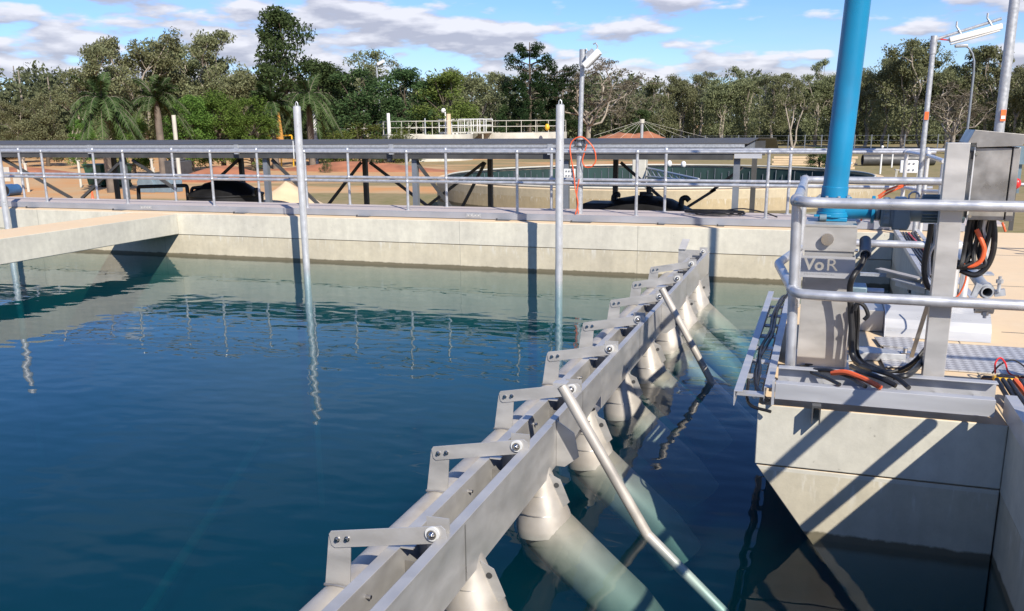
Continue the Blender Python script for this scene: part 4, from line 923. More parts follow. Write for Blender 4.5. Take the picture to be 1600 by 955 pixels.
for u in (-200, -20, 180, 378, 571, 766, 962, 1178):
    x = atY(u, 19.55, 270); bx_.append(x); MB().box(x-.05, x+.05, 19.50, 19.60, GZ, .84).build('post', M_['dksteel'], t, smooth=False)
def brace(u0, v0, u1, v1, y):
    a = onY(u0, v0, y); b = onY(u1, v1, y); MB().bar(a, b, .06, .06).build('brace', M_['dksteel'], t, smooth=False)
for q in ((0, 246, 112, 310), (128, 310, 192, 250), (207, 250, 275, 296), (425, 250, 500, 322), (650, 252, 706, 326)): brace(*q, 17.2)
for q in ((372, 250, 312, 306), (513, 320, 564, 254), (578, 254, 668, 322), (668, 322, 756, 254), (758, 254, 722, 324), (970, 254, 1036, 312), (1072, 325, 1118, 296), (1160, 262, 1110, 300)): brace(*q, 19.45)
# poly tanks under the shelter
def poly_tank(x, y, r, zt, label, pipes):
    t = empty('chemical_tank', (x, y, GZ), label, 'tank', 'black tanks under the shelter')
    prof = [(r, GZ), (r, zt-.38), (r*1.03, zt-.36), (r*1.03, zt-.33), (r*.96, zt-.31), (r*.55, zt-.08), (r*.2, zt-.01), (.001, zt)]
    MB().lathe((x, y, 0), prof, 40).build('body', M_['blackplastic'], t, fix=False)
    MB().tube((x, y, zt-.02), (x, y, zt+.07), .09, 14).build('vent_cap', M_['blackplastic'], t)
    for P in pipes: MB().path(fillet(P, .08), .045, 10).build('pipe', M_['blackplastic'], t)
x = atY(347, 18.4); T = poly_tank(x, 18.4, .86, .29, 'black domed plastic tank under the left part of the shelter', [])
for pts, r_ in ((((214, 314), (216, 292), (292, 290), (294, 312)), .045), (((298, 310), (300, 294), (318, 292)), .04), (((397, 306), (398, 297), (403, 296), (404, 300)), .045)):
    P = [onY(u, v, 17.9) for u, v in pts]
    if len(pts) == 4 and pts[0][0] == 214: P[0].z = GZ; P[-1].z = GZ
    tag(MB().path(fillet(P, .06), r_, 10).build('black_pipe', M_['blackplastic'], org=P[0]), {214: 'black pipe frame shaped like a goal left of the left black tank', 298: 'short black pipe bend touching the left black tank', 397: 'black hooked vent pipe at the right end of the left black tank'}[pts[0][0]], 'pipe')
x = atY(1008, 18.6); poly_tank(x, 18.6, 1.10, .06, 'black domed plastic tank in front of the round concrete tank', [])
for pts, lb in ((((958, 328), (959, 306), (966, 303), (965, 308)), 'dark hooked pipe on the left shoulder of the right black tank'), (((1064, 328), (1065, 311), (1072, 308), (1077, 314)), 'black hooked vent pipe right of the right black tank')):
    P = [onY(u, v, 18.5) for u, v in pts]; tag(MB().path(fillet(P, .06), .055, 10).build('black_pipe', M_['blackplastic'], org=P[0]), lb, 'pipe')
x0 = atY(935, 18.4); tag(MB().box(x0-.25, x0+.45, 18.1, 18.9, GZ, -.08).build('black_box', M_['blackplastic'], org=(x0, 19, GZ), bevel=.03), 'low black box tank at the left of the right black tank', 'tank')
p = onY(1014, 301, 18.6)
tag(MB().lathe((p.x, 18.6, p.z), [(.10, .10), (.06, .08), (.05, 0), (.09, -.02), (.09, -.1)], 14).build('valve_head', M_['dksteel'], org=p), 'small black valve head on top of the right black tank', 'valve')
# mounds
def mound(cx_, cy_, rx, ry, h, mat, name, label, cat, seed=0, peaks=1):
    b = MB(); n, m = 26, 40
    vs = []; fs = []
    for i in range(n):
        for j in range(m):
            r_ = i/(n-1); a = 2*math.pi*j/m
            x = math.cos(a)*r_; y = math.sin(a)*r_
            hh = (1-r_)**1.15 if peaks == 1 else max(0, (1-r_**2)) * (.72+.28*math.cos(x*peaks*3.1))
            hh += (.06*mn.noise(Vector((x*4+seed, y*4, 0)))+(.16*mn.noise(Vector((x*2.2+seed*3, y*2, 5)))+.07*mn.noise(Vector((x*9+seed, y*7, 2))) if peaks != 1 else 0))*(1-r_)
            vs.append((cx_+x*rx, cy_+y*ry, GZ-.02+h*hh))
    for i in range(n-1):
        for j in range(m): fs.append((i*m+j, i*m+(j+1) % m, (i+1)*m+(j+1) % m, (i+1)*m+j))
    b.add(vs, fs); return tag(b.build(name, M_[mat], org=(cx_, cy_, GZ)), label, cat)
X_, Y_ = xy(447, 27.5, 300); mound(X_, Y_, 1.9, 2.2, 1.18, 'sand', 'sand_pile', 'pale sand heap on the grass beyond the walkway', 'sand pile')
X_, Y_ = xy(688, 24, 310); mound(X_, Y_, 1.2, 1.2, .45, 'reddirt', 'dirt_pile', 'small heap of red earth left of the round concrete tank', 'dirt pile', 3)
X_, Y_ = xy(972, 74, 212); mound(X_, Y_, 5.6, 3, 1.95, 'reddirt', 'dirt_pile', 'big red earth mound seen over the shelter roof, nearer part left', 'dirt pile', 5, .8)
X_, Y_ = xy(1008, 78, 212); mound(X_, Y_, 4.4, 3, 2.0, 'reddirt', 'dirt_pile', 'red earth mound behind the cable stayed mast', 'dirt pile', 9, .9)
# red embankment strips on the left
for i, (u, D, rx, h, lb) in enumerate(((350, 50, 3.6, .75, 'low bank of orange earth behind the left black tank'), (30, 62, 6, .5, 'low orange earth bank at the far left'), (560, 58, 7, .55, 'low rough earth bank beyond the grass in the middle'))):
    X_, Y_ = xy(u, D, 260); mound(X_, Y_, rx, 1.8, h, 'reddirt', 'earth_bank', lb, 'earth bank', i*7+1, .9)
# round concrete tank
TX, TYY = xy(1020, 30.5, 280); TR = 7.1; RZ = -.15
t = empty('clarifier_tank', (TX, TYY, GZ), 'large round concrete tank with dark green netting and a rotating bridge beyond the walkway', 'tank')
MB().lathe((TX, TYY, 0), [(TR, GZ), (TR, RZ-.02)], 96).lathe((TX, TYY, 0), [(TR, RZ-.02), (TR-.02, RZ), (TR-.22, RZ), (TR-.22, GZ+.1)], 96).build('wall', M_['farconc'], t, fix=False)
MB().lathe((TX, TYY, 0), [(TR-.30, RZ-.6), (TR-.30, RZ-.06), (TR-.315, RZ-.06)], 96).build('netting', M_['net'], t, fix=False)
MB().lathe((TX, TYY, 0), [(TR-.32, RZ-.50), (.01, RZ-.50)], 96).build('tank_water', basic('dark green tank water', (.010, .030, .028), .6, 0, spec=.15), t, fix=False)
b = MB(); b.path([(TX+(TR-.28)*math.cos(2*math.pi*k/72), TYY+(TR-.28)*math.sin(2*math.pi*k/72), RZ+.03) for k in range(72)], .03, 8, closed=True); b.build('rim_pipe', M_['offwhite'], t)
b = MB()
for k in range(150):
    a = 2*math.pi*k/150; b.tube((TX+(TR-.34)*math.cos(a), TYY+(TR-.33)*math.sin(a), RZ-.5), (TX+(TR-.33)*math.cos(a), TYY+(TR-.33)*math.sin(a), RZ-.10-.08*(k % 3)), .012, 4)
tag(b.build('net_ties', M_['gysteel'], t), kind='stuff')
pp = onY(1000, 262, TYY)
MB().box(pp.x-.22, pp.x+.22, TYY-.2, TYY+.2, RZ-.3, pp.z+.28).build('centre_pier', M_['offwhite'], t, bevel=.02)
bl = MB(); A = Vector((pp.x+.2, TYY, pp.z)); Bv = Vector(onY(1092, 280, TYY-5.4))
for dz in (0, -.28): bl.tube(A+Vector((0, 0, dz)), Bv+Vector((0, 0, dz*.2)), .03, 8)
for k in range(9):
    s0 = k/9; s1 = (k+1)/9; P0 = A.lerp(Bv, s0); P1 = (A+Vector((0, 0, -.28))).lerp(Bv+Vector((0, 0, -.05)), s1); bl.tube(P0, P1, .014, 6)
bl.build('bridge_arm', M_['galv'], t)
for u, v in ((1046, 256), (1068, 257)):
    q = far(u, v, 36); MB().ball(q, .10, 12, 8, 1.3).build('float', M_['white'], t)
# far tanks with rails
def far_tank(u, D, r_, zt, rail, label):
    X_, Y_ = xy(u, D, 205); t = empty('treatment_tank', (X_, Y_, GZ), label, 'tank', 'raised concrete tanks in front of the trees')
    MB().lathe((X_, Y_, 0), [(r_, GZ), (r_, zt), (r_-.4, zt), (r_-.4, zt-.5), (.01, zt-.5)], 64).build('wall', M_['offwhite'], t, fix=False)
    n = int(r_*5); b = MB()
    for zz in (zt+rail, zt+rail*.52): b.path([(X_+(r_-.1)*math.cos(2*math.pi*k/48), Y_+(r_-.1)*math.sin(2*math.pi*k/48), zz) for k in range(48)], .028, 6, closed=True)
    for k in range(n): a = 2*math.pi*k/n; b.tube((X_+(r_-.1)*math.cos(a), Y_+(r_-.1)*math.sin(a), zt), (X_+(r_-.1)*math.cos(a), Y_+(r_-.1)*math.sin(a), zt+rail), .026, 6)
    b.build('railing', M_['offwhite'], t); return t, X_, Y_
far_tank(668, 74, 3.6, .80, 1.0, 'pale raised round tank with white railing left of the stair platform')
t, X_, Y_ = far_tank(806, 80, 4.4, .85, .95, 'pale raised round tank with white railing right of the stair platform')
q = far(855, 199, 75); MB().ball(q, .20, 12, 8, 1.4).build('yellow_lifebuoy', M_['yellow'], t)
far_tank(585, 88, 4.5, .75, .9, 'pale raised round tank with railing mostly hidden by olive scrub')
X_, Y_ = xy(728, 76, 200)
t = empty('stair_platform', (X_, Y_, GZ), 'white railed steel platform with crossing stairs standing between the two far round tanks', 'platform')
zp = far(728, 206, 76).z; w = 1.95
MB().box(X_-w, X_+w, Y_-1, Y_+1, zp-.12, zp).build('deck', M_['offwhite'], t)
b = MB()
for zz in (.98, .5):
    for y in (-1, 1): b.tube((X_-w, Y_+y, zp+zz), (X_+w, Y_+y, zp+zz), .04, 6)
for k in range(8):
    for y in (-1, 1): b.tube((X_-w+k*w*2/7, Y_+y, zp), (X_-w+k*w*2/7, Y_+y, zp+.98), .035, 6)
b.build('railing', M_['white'], t)
b = MB()
for k in (-1.8, 1.8, -.4):
    for y in (-.9, .9): b.tube((X_+k, Y_+y, GZ), (X_+k, Y_+y, zp), .06, 6)
b.build('leg', M_['offwhite'], t)
b = MB()
for s in (1, -1):
    for o_ in (0, .35): b.bar((X_-.7*s+o_, Y_-1.2, zp-.1), (X_+.9*s+o_, Y_-1.2, zp-2.0), .06, .12)
b.build('stair', M_['white'], t)
x_, y_ = xy(701, 74, 190); tag(MB().tube((x_, y_, GZ), (x_, y_, far(701, 178, 74).z), .18, 10).build('timber_pole', M_['sand'], org=(x_, y_, GZ)), 'thick buff timber pole at the left end of the stair platform', 'pole')
for u, vt, D, r_, lb, mt in ((492, 172, 70, .13, 'short white pipe standing in front of the palms left of centre', 'white'), (607, 177, 72, .13, 'short white pipe standing above the scrub near the centre', 'white'),
        (696, 174, 75, .06, 'thin white camera pole beside the buff timber pole', 'white'), (664, 185, 75, .06, 'thin grey pipe standing left of the stair platform', 'galv'),
        (272, 180, 48, .10, 'pale concrete pole between palms and bright green shrubs', 'offwhite')):
    x_, y_ = xy(u, D, 190); zt = far(u, vt, D).z
    b = MB().tube((x_, y_, GZ), (x_, y_, zt), r_, 10)
    if u == 696: b.ball((x_-.15, y_, zt+.05), .2, 8, 6)
    tag(b.build('pipe_pole', M_[mt], org=(x_, y_, GZ)), lb, 'pole')
x_, y_ = xy(596, 85, 190); zt = far(592, 103, 85).z
t = empty('floodlight_pole', (x_, y_, GZ), 'tall thin floodlight pole rising in front of the dark green trees', 'lamp pole')
MB().tube((x_, y_, GZ), (x_-.25, y_, zt), .13, 8, .07).build('pole', M_['galv'], t)
MB().box(x_-.35, x_+.9, y_-.05, y_+.05, zt-.05, zt+.03).build('cross_arm', M_['galv'], t)
MB().obox((x_+.25, y_-.1, zt+.25), (.3, 0, .12), (0, .15, 0), (-.05, 0, .12)).build('floodlight', M_['white'], t)
# trickling filter mast
x_, y_ = xy(1003, 62, 200); zt = far(1003, 190, 62).z
t = empty('distributor_mast', (x_, y_, GZ), 'short grey mast with stay wires fanning out, seen over the shelter roof', 'mast')
MB().tube((x_, y_, GZ), (x_, y_, zt), .10, 12).build('mast', M_['galv'], t)
MB().tube((x_, y_, zt-.1), (x_, y_, zt+.15), .16, 12).build('mast_head', M_['offwhite'], t)
for u, v in ((928, 211), (948, 214), (968, 216), (985, 216), (1022, 216), (1040, 213), (1078, 217), (1112, 216)):
    MB().tube((x_, y_, zt+.05), far(u, v+1, 62-.02*abs(u-1003)), .008, 5).build('stay_wire', M_['offwhite'], t)
# small things on the ground left
def gthing(name, u, v, label, cat, fn, mat='white', D=None, group=None):
    p = onZ(u, v, GZ); o = fn(MB(), p).build(name, M_[mat], org=p, bevel=.01); return tag(o, label, cat, group)
gthing('site_board', 20, 296, 'pale site board standing at the far left above the blue drums', 'board', lambda b, p: b.box(p.x-.9, p.x-.1, p.y, p.y+.05, GZ+.35, GZ+1.0).box(p.x+.1, p.x+.7, p.y, p.y+.05, GZ+.1, GZ+.75).tube((p.x-.8, p.y+.1, GZ), (p.x-.8, p.y+.1, GZ+1), .04).tube((p.x+.6, p.y+.1, GZ), (p.x+.6, p.y+.1, GZ+1), .04), 'offwhite')
def drum(b, p): return b.tube((p.x, p.y-.3, GZ+.24), (p.x, p.y+.3, GZ+.24), .23, 16)
for u, lb in ((12, 'blue drum lying on its side at the far left, the left one'), (20, 'blue drum lying on its side at the far left, the right one')):
    p = onZ(u, 306, GZ); t = empty('drum', p, lb, 'drum', 'blue drums on the ground')
    drum(MB(), p).build('shell', basic('blue drum', (.035, .10, .22), .4) if 'bluedrum' not in M_ else M_['bluedrum'], t); MB().tube((p.x, p.y-.31, GZ+.24), (p.x, p.y-.302, GZ+.24), .18, 16).build('lid', M_['black'], t)
M_['dkgreen'] = basic('dark green bin', (.02, .07, .04), .5); M_['bluegrey'] = basic('blue grey cover', (.16, .22, .26), .6)
for u, lb in ((158, 'dark green wheelie bin beside the left palm trunk, left one'), (186, 'dark green wheelie bin right of the left palm trunk')):
    gthing('bin', u, 292, lb, 'bin', lambda b, p: b.add([(p.x-.4, p.y-.35, GZ+.1), (p.x+.4, p.y-.35, GZ+.1), (p.x+.4, p.y+.35, GZ+.1), (p.x-.4, p.y+.35, GZ+.1), (p.x-.5, p.y-.45, GZ+1.0), (p.x+.5, p.y-.45, GZ+1.0), (p.x+.5, p.y+.45, GZ+1.0), (p.x-.5, p.y+.45, GZ+1.0)], [(3, 2, 1, 0), (4, 5, 6, 7), (0, 1, 5, 4), (1, 2, 6, 5), (2, 3, 7, 6), (3, 0, 4, 7)]).box(p.x-.53, p.x+.53, p.y-.5, p.y+.5, GZ+1.0, GZ+1.07).tube((p.x-.35, p.y+.4, GZ+.1), (p.x+.35, p.y+.4, GZ+.1), .1, 10), 'dkgreen', group='green bins')
for u, lb in ((238, 'blue grey ribbed cover on the grass, left one'), (264, 'blue grey ribbed cover on the grass, right one')):
    gthing('ground_cover', u, 300, lb, 'cover', lambda b, p: b.prism([(p.x-.42, GZ), (p.x-.42, GZ+.45), (p.x-.3, GZ+.62), (p.x+.3, GZ+.62), (p.x+.42, GZ+.45), (p.x+.42, GZ)], 'y', p.y-.4, p.y+.4), 'bluegrey')
for i, (u, vb, vt) in enumerate(((45, 300, 255), (127, 293, 250), (240, 285, 248), (242, 292, 262), (31, 282, 262))):
    p = onZ(u, vb, GZ); zt = onY(u, vt, p.y).z
    tag(MB().tube(p, (p.x, p.y, zt), .06, 8).box(p.x-.09, p.x+.09, p.y-.03, p.y+.03, zt-.05, zt).build('fence_post', M_['offwhite'], org=p), ['thin pale fence post at the far left behind the handrail', 'thin pale fence post in front of the dirt track', 'thin pale pole behind the blue grey covers', 'shorter pale pole behind the blue grey covers', 'thin pale post near the site board'][i], 'post')
X_, Y_ = xy(278, 52, 250)
tag(MB().box(X_-.5, X_+.5, Y_-.5, Y_+.5, GZ, GZ+1.0).tube((X_, Y_, GZ+1.0), (X_, Y_, GZ+1.1), .4, 16).build('dark_tank', M_['dksteel'], org=(X_, Y_, GZ), bevel=.05), 'squat dark tank between the right palm trunk and the orange bank', 'tank')
p = onZ(146, 318, GZ)
tag(MB().lathe((p.x, p.y, GZ), [(.14, 0), (.05, .12), (.03, .42), (0.001, .45)], 12).build('traffic_cone', M_['orange'], org=p), 'small orange cone on the dirt at the left behind the handrail', 'cone')
# right side items
for i, (u, v, L_, lb) in enumerate(((1272, 256, 5.2, 'stack of pale timber planks on the grass behind the round tank'), (1300, 262, 2.5, 'shorter pale plank stack in front of the long one'))):
    p = onZ(u, v+2, GZ); b = MB()
    for k in range(4): b.box(p.x-L_/2+.1*(k % 2), p.x+L_/2-.12*(k % 3), p.y-.3, p.y+.3, GZ+.14*k+.0, GZ+.14*k+.12)
    tag(b.build('plank_stack', M_['sand'], org=p, smooth=False), lb, 'planks')
p = onZ(1400, 259, GZ)
tag(MB().pipe((p.x-2.0, p.y-.4, GZ+.35), (p.x+2.2, p.y+.6, GZ+.35), .34, .30, 20).build('black_pipe', M_['dksteel'], org=p), 'big black pipe section lying on the grass behind the gearbox', 'pipe')
for i, u in enumerate((1375, 1393, 1330)):
    p = onZ(u, (272, 262, 262)[i], GZ); tag(MB().tube(p, (p.x, p.y, GZ+1.4-.5*i), .045, 8).ball((p.x, p.y, GZ+1.4-.5*i), .07, 8, 6).build('marker_post', M_['white'], org=p), ['tall white marker post in front of the big black pipe', 'short white marker post in front of the big black pipe', 'stubby white marker post near the plank stacks'][i], 'post')
p = onZ(1545, 300, GZ)
t = empty('bench_frame', p, 'pale yellow metal frame on the grass right of the flat post', 'frame')
b = MB()
for dx in (0, .8):
    for dy in (0, .6): b.tube((p.x-3.4+dx, p.y+dy, GZ), (p.x-3.4+dx+.05, p.y+dy, GZ+.8), .02, 6)
for zz in (.4, .8): b.tube((p.x-3.4, p.y, GZ+zz), (p.x-2.6, p.y, GZ+zz), .03, 6).tube((p.x-3.4, p.y, GZ+zz), (p.x-3.4, p.y+.6, GZ+zz), .03, 6)
b.build('frame', M_['offwhite'], t)
for i, (a_, b_, D, lb) in enumerate(((1050, 1700, 92, 'thin wire fence line on the grass in front of the right hand forest'),)):
    t = empty('wire_fence', (*xy(1300, D), GZ), lb, 'fence')
    for k in range(26):
        u = a_+k*26; x_, y_ = xy(u, D); MB().tube((x_, y_, GZ), (x_, y_, GZ+1.5), .05, 6).build('post', M_['gysteel'], t)
    for zz in (.5, 1.0, 1.45): MB().tube((*xy(a_, D), GZ+zz), (*xy(a_+25*26, D), GZ+zz), .012, 4).build('wire', M_['gysteel'], t)
# lattice rails yellow at left centre
X0_, Y0_ = xy(418, 66); X1_, Y1_ = xy(456, 66)
b = MB()
for zz in (.9, .45): b.tube((X0_, Y0_, 0+zz), (X1_, Y1_, 0+zz), .05, 6)
for k in range(3): s = k/2; b.tube((X0_+(X1_-X0_)*s, Y0_+(Y1_-Y0_)*s, GZ), (X0_+(X1_-X0_)*s, Y0_+(Y1_-Y0_)*s, .9), .05, 6)
tag(b.build('yellow_rail', M_['yellow'], org=(X0_, Y0_, GZ)), 'pale yellow railing in front of the palms left of centre', 'railing')
# ================================================================== TREES
def rnd_unit(rg):
    z = rg.uniform(-1, 1); a = rg.uniform(0, 2*math.pi); r_ = math.sqrt(1-z*z); return Vector((r_*math.cos(a), r_*math.sin(a), z))
def leaf_cloud(V, F, c, r_, n, size, rg, flat=.7, droop=.0):
    for _ in range(n):
        d = rnd_unit(rg); rad = r_*(rg.random()**.45)
        p = c+Vector((d.x*rad, d.y*rad, d.z*rad*flat))
        a = rnd_unit(rg); b = a.cross(rnd_unit(rg)).normalized()
        if droop: a = (a*.6+Vector((0, 0, -droop))).normalized(); b = a.cross(rnd_unit(rg)).normalized()
        s = size*rg.uniform(.55, 1.3); w = s*rg.uniform(.35, .6); i = len(V)
        V += [p-a*s, p+b*w, p+a*s, p-b*w]; F.append((i, i+1, i+2, i+3))
def limb(b, p, q, r0, r1, rg, wob=.12, n=4):
    L_ = (q-p).length; pts = [p.lerp(q, k/n)+rnd_unit(rg)*L_*wob*(0 if k in (0, n) else 1)*.5 for k in range(n+1)]
    b.path(pts, [r0+(r1-r0)*k/n for k in range(n+1)], 5, cap=False); return pts
PROTO = {}
def tree_mesh(kind, var):
    """returns (trunk mesh, crown mesh) for a 12 m tree standing at the origin"""
    key = (kind, var)
    if key in PROTO: return PROTO[key]
    rg = random.Random(hash(kind) % 1 + sum(map(ord, kind))*31+var*101)
    tb = MB(); V = []; F = []; H = 12.
    if kind == 'gum':
        base = Vector((0, 0, -.3)); lean = Vector((rg.uniform(-.6, .6), rg.uniform(-.6, .6), H*.40))
        stems = [(base, lean)]
        if rg.random() < .6: stems.append((base+Vector((.2, 0, .2)), Vector((rg.uniform(-1.8, 1.8), rg.uniform(-1, 1), H*.46))))
        tips = []
        for s0, s1 in stems:
            limb(tb, s0, s1, .24, .15, rg, .10)
            for k in range(rg.randint(4, 6)):
                a = rg.uniform(0, 6.28); rr = rg.uniform(.7, 2.6); z = rg.uniform(H*.55, H*.93)
                e = Vector((s1.x+rr*math.cos(a), s1.y+rr*math.sin(a), z)); limb(tb, s1*.9+Vector((0, 0, 0)), e, .11, .04, rg, .2)
                tips.append(e)
                for q in range(3):
                    e2 = e+Vector((rg.uniform(-1.3, 1.3), rg.uniform(-1.3, 1.3), rg.uniform(-1.6, 1.0))); limb(tb, s1.lerp(e, .7), e2, .05, .02, rg, .2, 3); tips.append(e2)
        for e in tips:
            for q in range(3):
                leaf_cloud(V, F, e+Vector((rg.uniform(-.5, .5), rg.uniform(-.5, .5), rg.uniform(-.4, .4))), rg.uniform(.5, .95), 105, .135, rg, .75, .5)
        for k in range(30):
            leaf_cloud(V, F, Vector((rg.uniform(-2.6, 2.6), rg.uniform(-2.2, 2.2), rg.uniform(H*.16, H*.74))), rg.uniform(.8, 1.5), 120, .14, rg, .9, .5)
    elif kind in ('dense', 'shrub'):
        limb(tb, Vector((0, 0, -.3)), Vector((.2, 0, H*.45)), .32, .2, rg, .05)
        for k in range(56):
            a = rg.uniform(0, 6.28); zz = rg.random()**.8
            rr = (2.9+.6*math.sin(a*3+var))*math.sqrt(max(0, 1-((zz-.38)/.66)**2))*rg.uniform(.55, 1.0)
            c = Vector((rr*math.cos(a), rr*math.sin(a), H*(.06+.86*zz)))
            if k % 3 == 0: limb(tb, Vector((.1, 0, min(c.z*.7, H*.45))), c, .09, .03, rg, .15, 3)
            leaf_cloud(V, F, c, rg.uniform(.75, 1.4), 230 if kind == 'dense' else 210, .155, rg, .8)
    elif kind == 'pine':
        limb(tb, Vector((0, 0, -.3)), Vector((0, 0, H*.97)), .26, .05, rg, .01, 6)
        z = H*.25
        while z < H*.95:
            n = 4; L_ = (1.5+1.1*math.sin(z*2.3+var))*(1.15-.45*(z/H))+.7
            for k in range(n):
                a = 6.28*k/n+z*2.1+rg.uniform(-.3, .3); l_ = L_*rg.uniform(.7, 1.1)
                e = Vector((l_*math.cos(a), l_*math.sin(a), z+l_*.28)); limb(tb, Vector((0, 0, z)), e, .06, .03, rg, .08, 3)
                leaf_cloud(V, F, e, .62, 170, .12, rg, .9); leaf_cloud(V, F, Vector((0, 0, z)).lerp(e, .6), .42, 60 if z > H*.6 else 150, .12, rg, .6)
            z += rg.uniform(.55, .85)
    elif kind == 'bare':
        s1 = Vector((0, 0, H*.28)); limb(tb, Vector((0, 0, -.3)), s1, .34, .28, rg, .04)
        for k in range(9):
            a = 6.28*k/9+rg.uniform(-.2, .2); rr = rg.uniform(2.0, 5.2); e = Vector((rr*math.cos(a), rr*math.sin(a), H*(.92-.30*(rr/5.2)**2)))
            pts = limb(tb, s1, e, .16, .05, rg, .22, 5)
            for q in range(7):
                m_ = pts[rg.randint(2, 5)]; e2 = m_+Vector((rg.uniform(-1.8, 1.8), rg.uniform(-1.8, 1.8), rg.uniform(0, 1.9))); limb(tb, m_, e2, .05, .015, rg, .25, 4)
                for w in range(3):
                    e3 = e2+Vector((rg.uniform(-.9, .9), rg.uniform(-.9, .9), rg.uniform(-.3, .8))); limb(tb, e2, e3, .022, .01, rg, .2, 2)
                    leaf_cloud(V, F, e3, .5, 30, .12, rg, .6)
    elif kind == 'wispy':
        for s in range(3):
            s1 = Vector((rg.uniform(-1.6, 1.6), rg.uniform(-1.2, 1.2), H*rg.uniform(.45, .6))); limb(tb, Vector((s*.2, 0, -.3)), s1, .15, .08, rg, .1)
            for k in range(6):
                e = s1+Vector((rg.uniform(-1.6, 1.6), rg.uniform(-1.6, 1.6), rg.uniform(0, H*.42))); limb(tb, s1, e, .06, .02, rg, .2)
                for q in range(3): leaf_cloud(V, F, e+rnd_unit(rg)*.6, rg.uniform(.45, .85), 80, .13, rg, .8, .4)
    elif kind == 'scrub':
        for k in range(30):
            c = Vector((rg.uniform(-5, 5), rg.uniform(-2, 2), 0)); c.z = H*rg.uniform(.1, .8)*(1-(c.x/6.5)**2); limb(tb, Vector((c.x*.8, c.y*.8, -.3)), c, .08, .03, rg, .1, 3)
            leaf_cloud(V, F, c, rg.uniform(.9, 1.6), 150, .17, rg, 1.0)
    elif kind == 'palm':
        limb(tb, Vector((0, 0, -.3)), Vector((0, 0, H*.52)), .44, .36, rg, .01, 6)
        crown = Vector((0, 0, H*.60)); limb(tb, Vector((0, 0, H*.52)), crown, .34, .16, rg, .01, 2)
        for k in range(40):
            a = 6.28*k/24+rg.uniform(-.12, .12); el = rg.uniform(-.45, 1.5); L_ = rg.uniform(3.4, 4.5)
            P = []; 
            for s in range(11):
                f = s/10; rr = L_*f*math.cos(el*.75)*(1-.12*f); zz = L_*f*math.sin(el)-2.6*f*f*(.75 if el > .7 else 1.15)
                P.append(crown+Vector((rr*math.cos(a), rr*math.sin(a), zz)))
            tb.path(P, [.05-.004*s for s in range(11)], 4, cap=False)
            for s in range(1, 62):
                f = s/62*10; i0 = min(int(f), 9); p = P[i0].lerp(P[i0+1], f-i0); tg = (P[i0+1]-P[i0]).normalized(); sd = tg.cross(Vector((0, 0, 1))).normalized()
                ll = .95*math.sin(math.pi*(.1+1*.87*s/62))**.6
                for sg in (-1, 1):
                    e = p+sd*sg*ll*.62+tg*ll*.4+Vector((0, 0, rg.uniform(-.55, .10)*ll)); w = tg*.055; i = len(V)
                    V += [p-w, p+w, e+w*.2, e-w*.2]; F.append((i, i+1, i+2, i+3))
    tm = bpy.data.meshes.new('trunk'); tm.from_pydata(tb.v, [], tb.f); tm.shade_smooth()
    cm = bpy.data.meshes.new('crown'); cm.from_pydata([tuple(v) for v in V], [], F)
    PROTO[key] = (tm, cm); return PROTO[key]
LEAF = {'gum': 'leaf_gum', 'dense': 'leaf_dark', 'shrub': 'leaf_green', 'pine': 'leaf_pine', 'bare': 'leaf_grey', 'wispy': 'leaf_gum', 'scrub': 'leaf_olive', 'palm': 'leaf_palm'}
BARK = {'gum': 'bark', 'dense': 'darkbark', 'shrub': 'darkbark', 'pine': 'darkbark', 'bare': 'bark', 'wispy': 'bark', 'scrub': 'darkbark', 'palm': 'palmtrunk'}
NAME = {'gum': 'gum_tree', 'dense': 'broadleaf_tree', 'shrub': 'shrub', 'pine': 'pine_tree', 'bare': 'spreading_tree', 'wispy': 'slender_gum_tree', 'scrub': 'bush', 'palm': 'palm_tree'}
CAT = {'gum': 'tree', 'dense': 'tree', 'shrub': 'shrub', 'pine': 'tree', 'bare': 'tree', 'wispy': 'tree', 'scrub': 'bush', 'palm': 'palm'}
MESHMAT = {}
def plant(kind, var, u, vtop, D, wide, label, group, leaf=None, rot=None):
    tm, cm = tree_mesh(kind, var)
    leaf = leaf or LEAF[kind]
    x_, y_ = xy(u, D); zt = far(u, vtop, D).z; h = max(1.2, zt-GZ)
    top = .95 if kind != 'palm' else .84
    s = h/(12*top)
    t = empty(NAME[kind], (x_, y_, GZ), label, CAT[kind], group)
    for nm, me, mt in (('trunk', tm, BARK[kind]), ('crown', cm, leaf)):
        k = (me.name, mt)
        if k not in MESHMAT:
            m2 = me if not me.materials else me.copy()
            m2.materials.clear(); m2.materials.append(M_[mt]); MESHMAT[k] = m2
            if m2 is me: MESHMAT[(me.name, mt)] = me
        o = bpy.data.objects.new(nm, MESHMAT[k]); COL.objects.link(o); o.parent = t; ORG[o] = Vector((x_, y_, GZ))
    t.scale = (s*wide, s*wide, s); t.rotation_euler = (0, 0, rot if rot is not None else (u*.37+var*1.3) % 6.28)
    return t
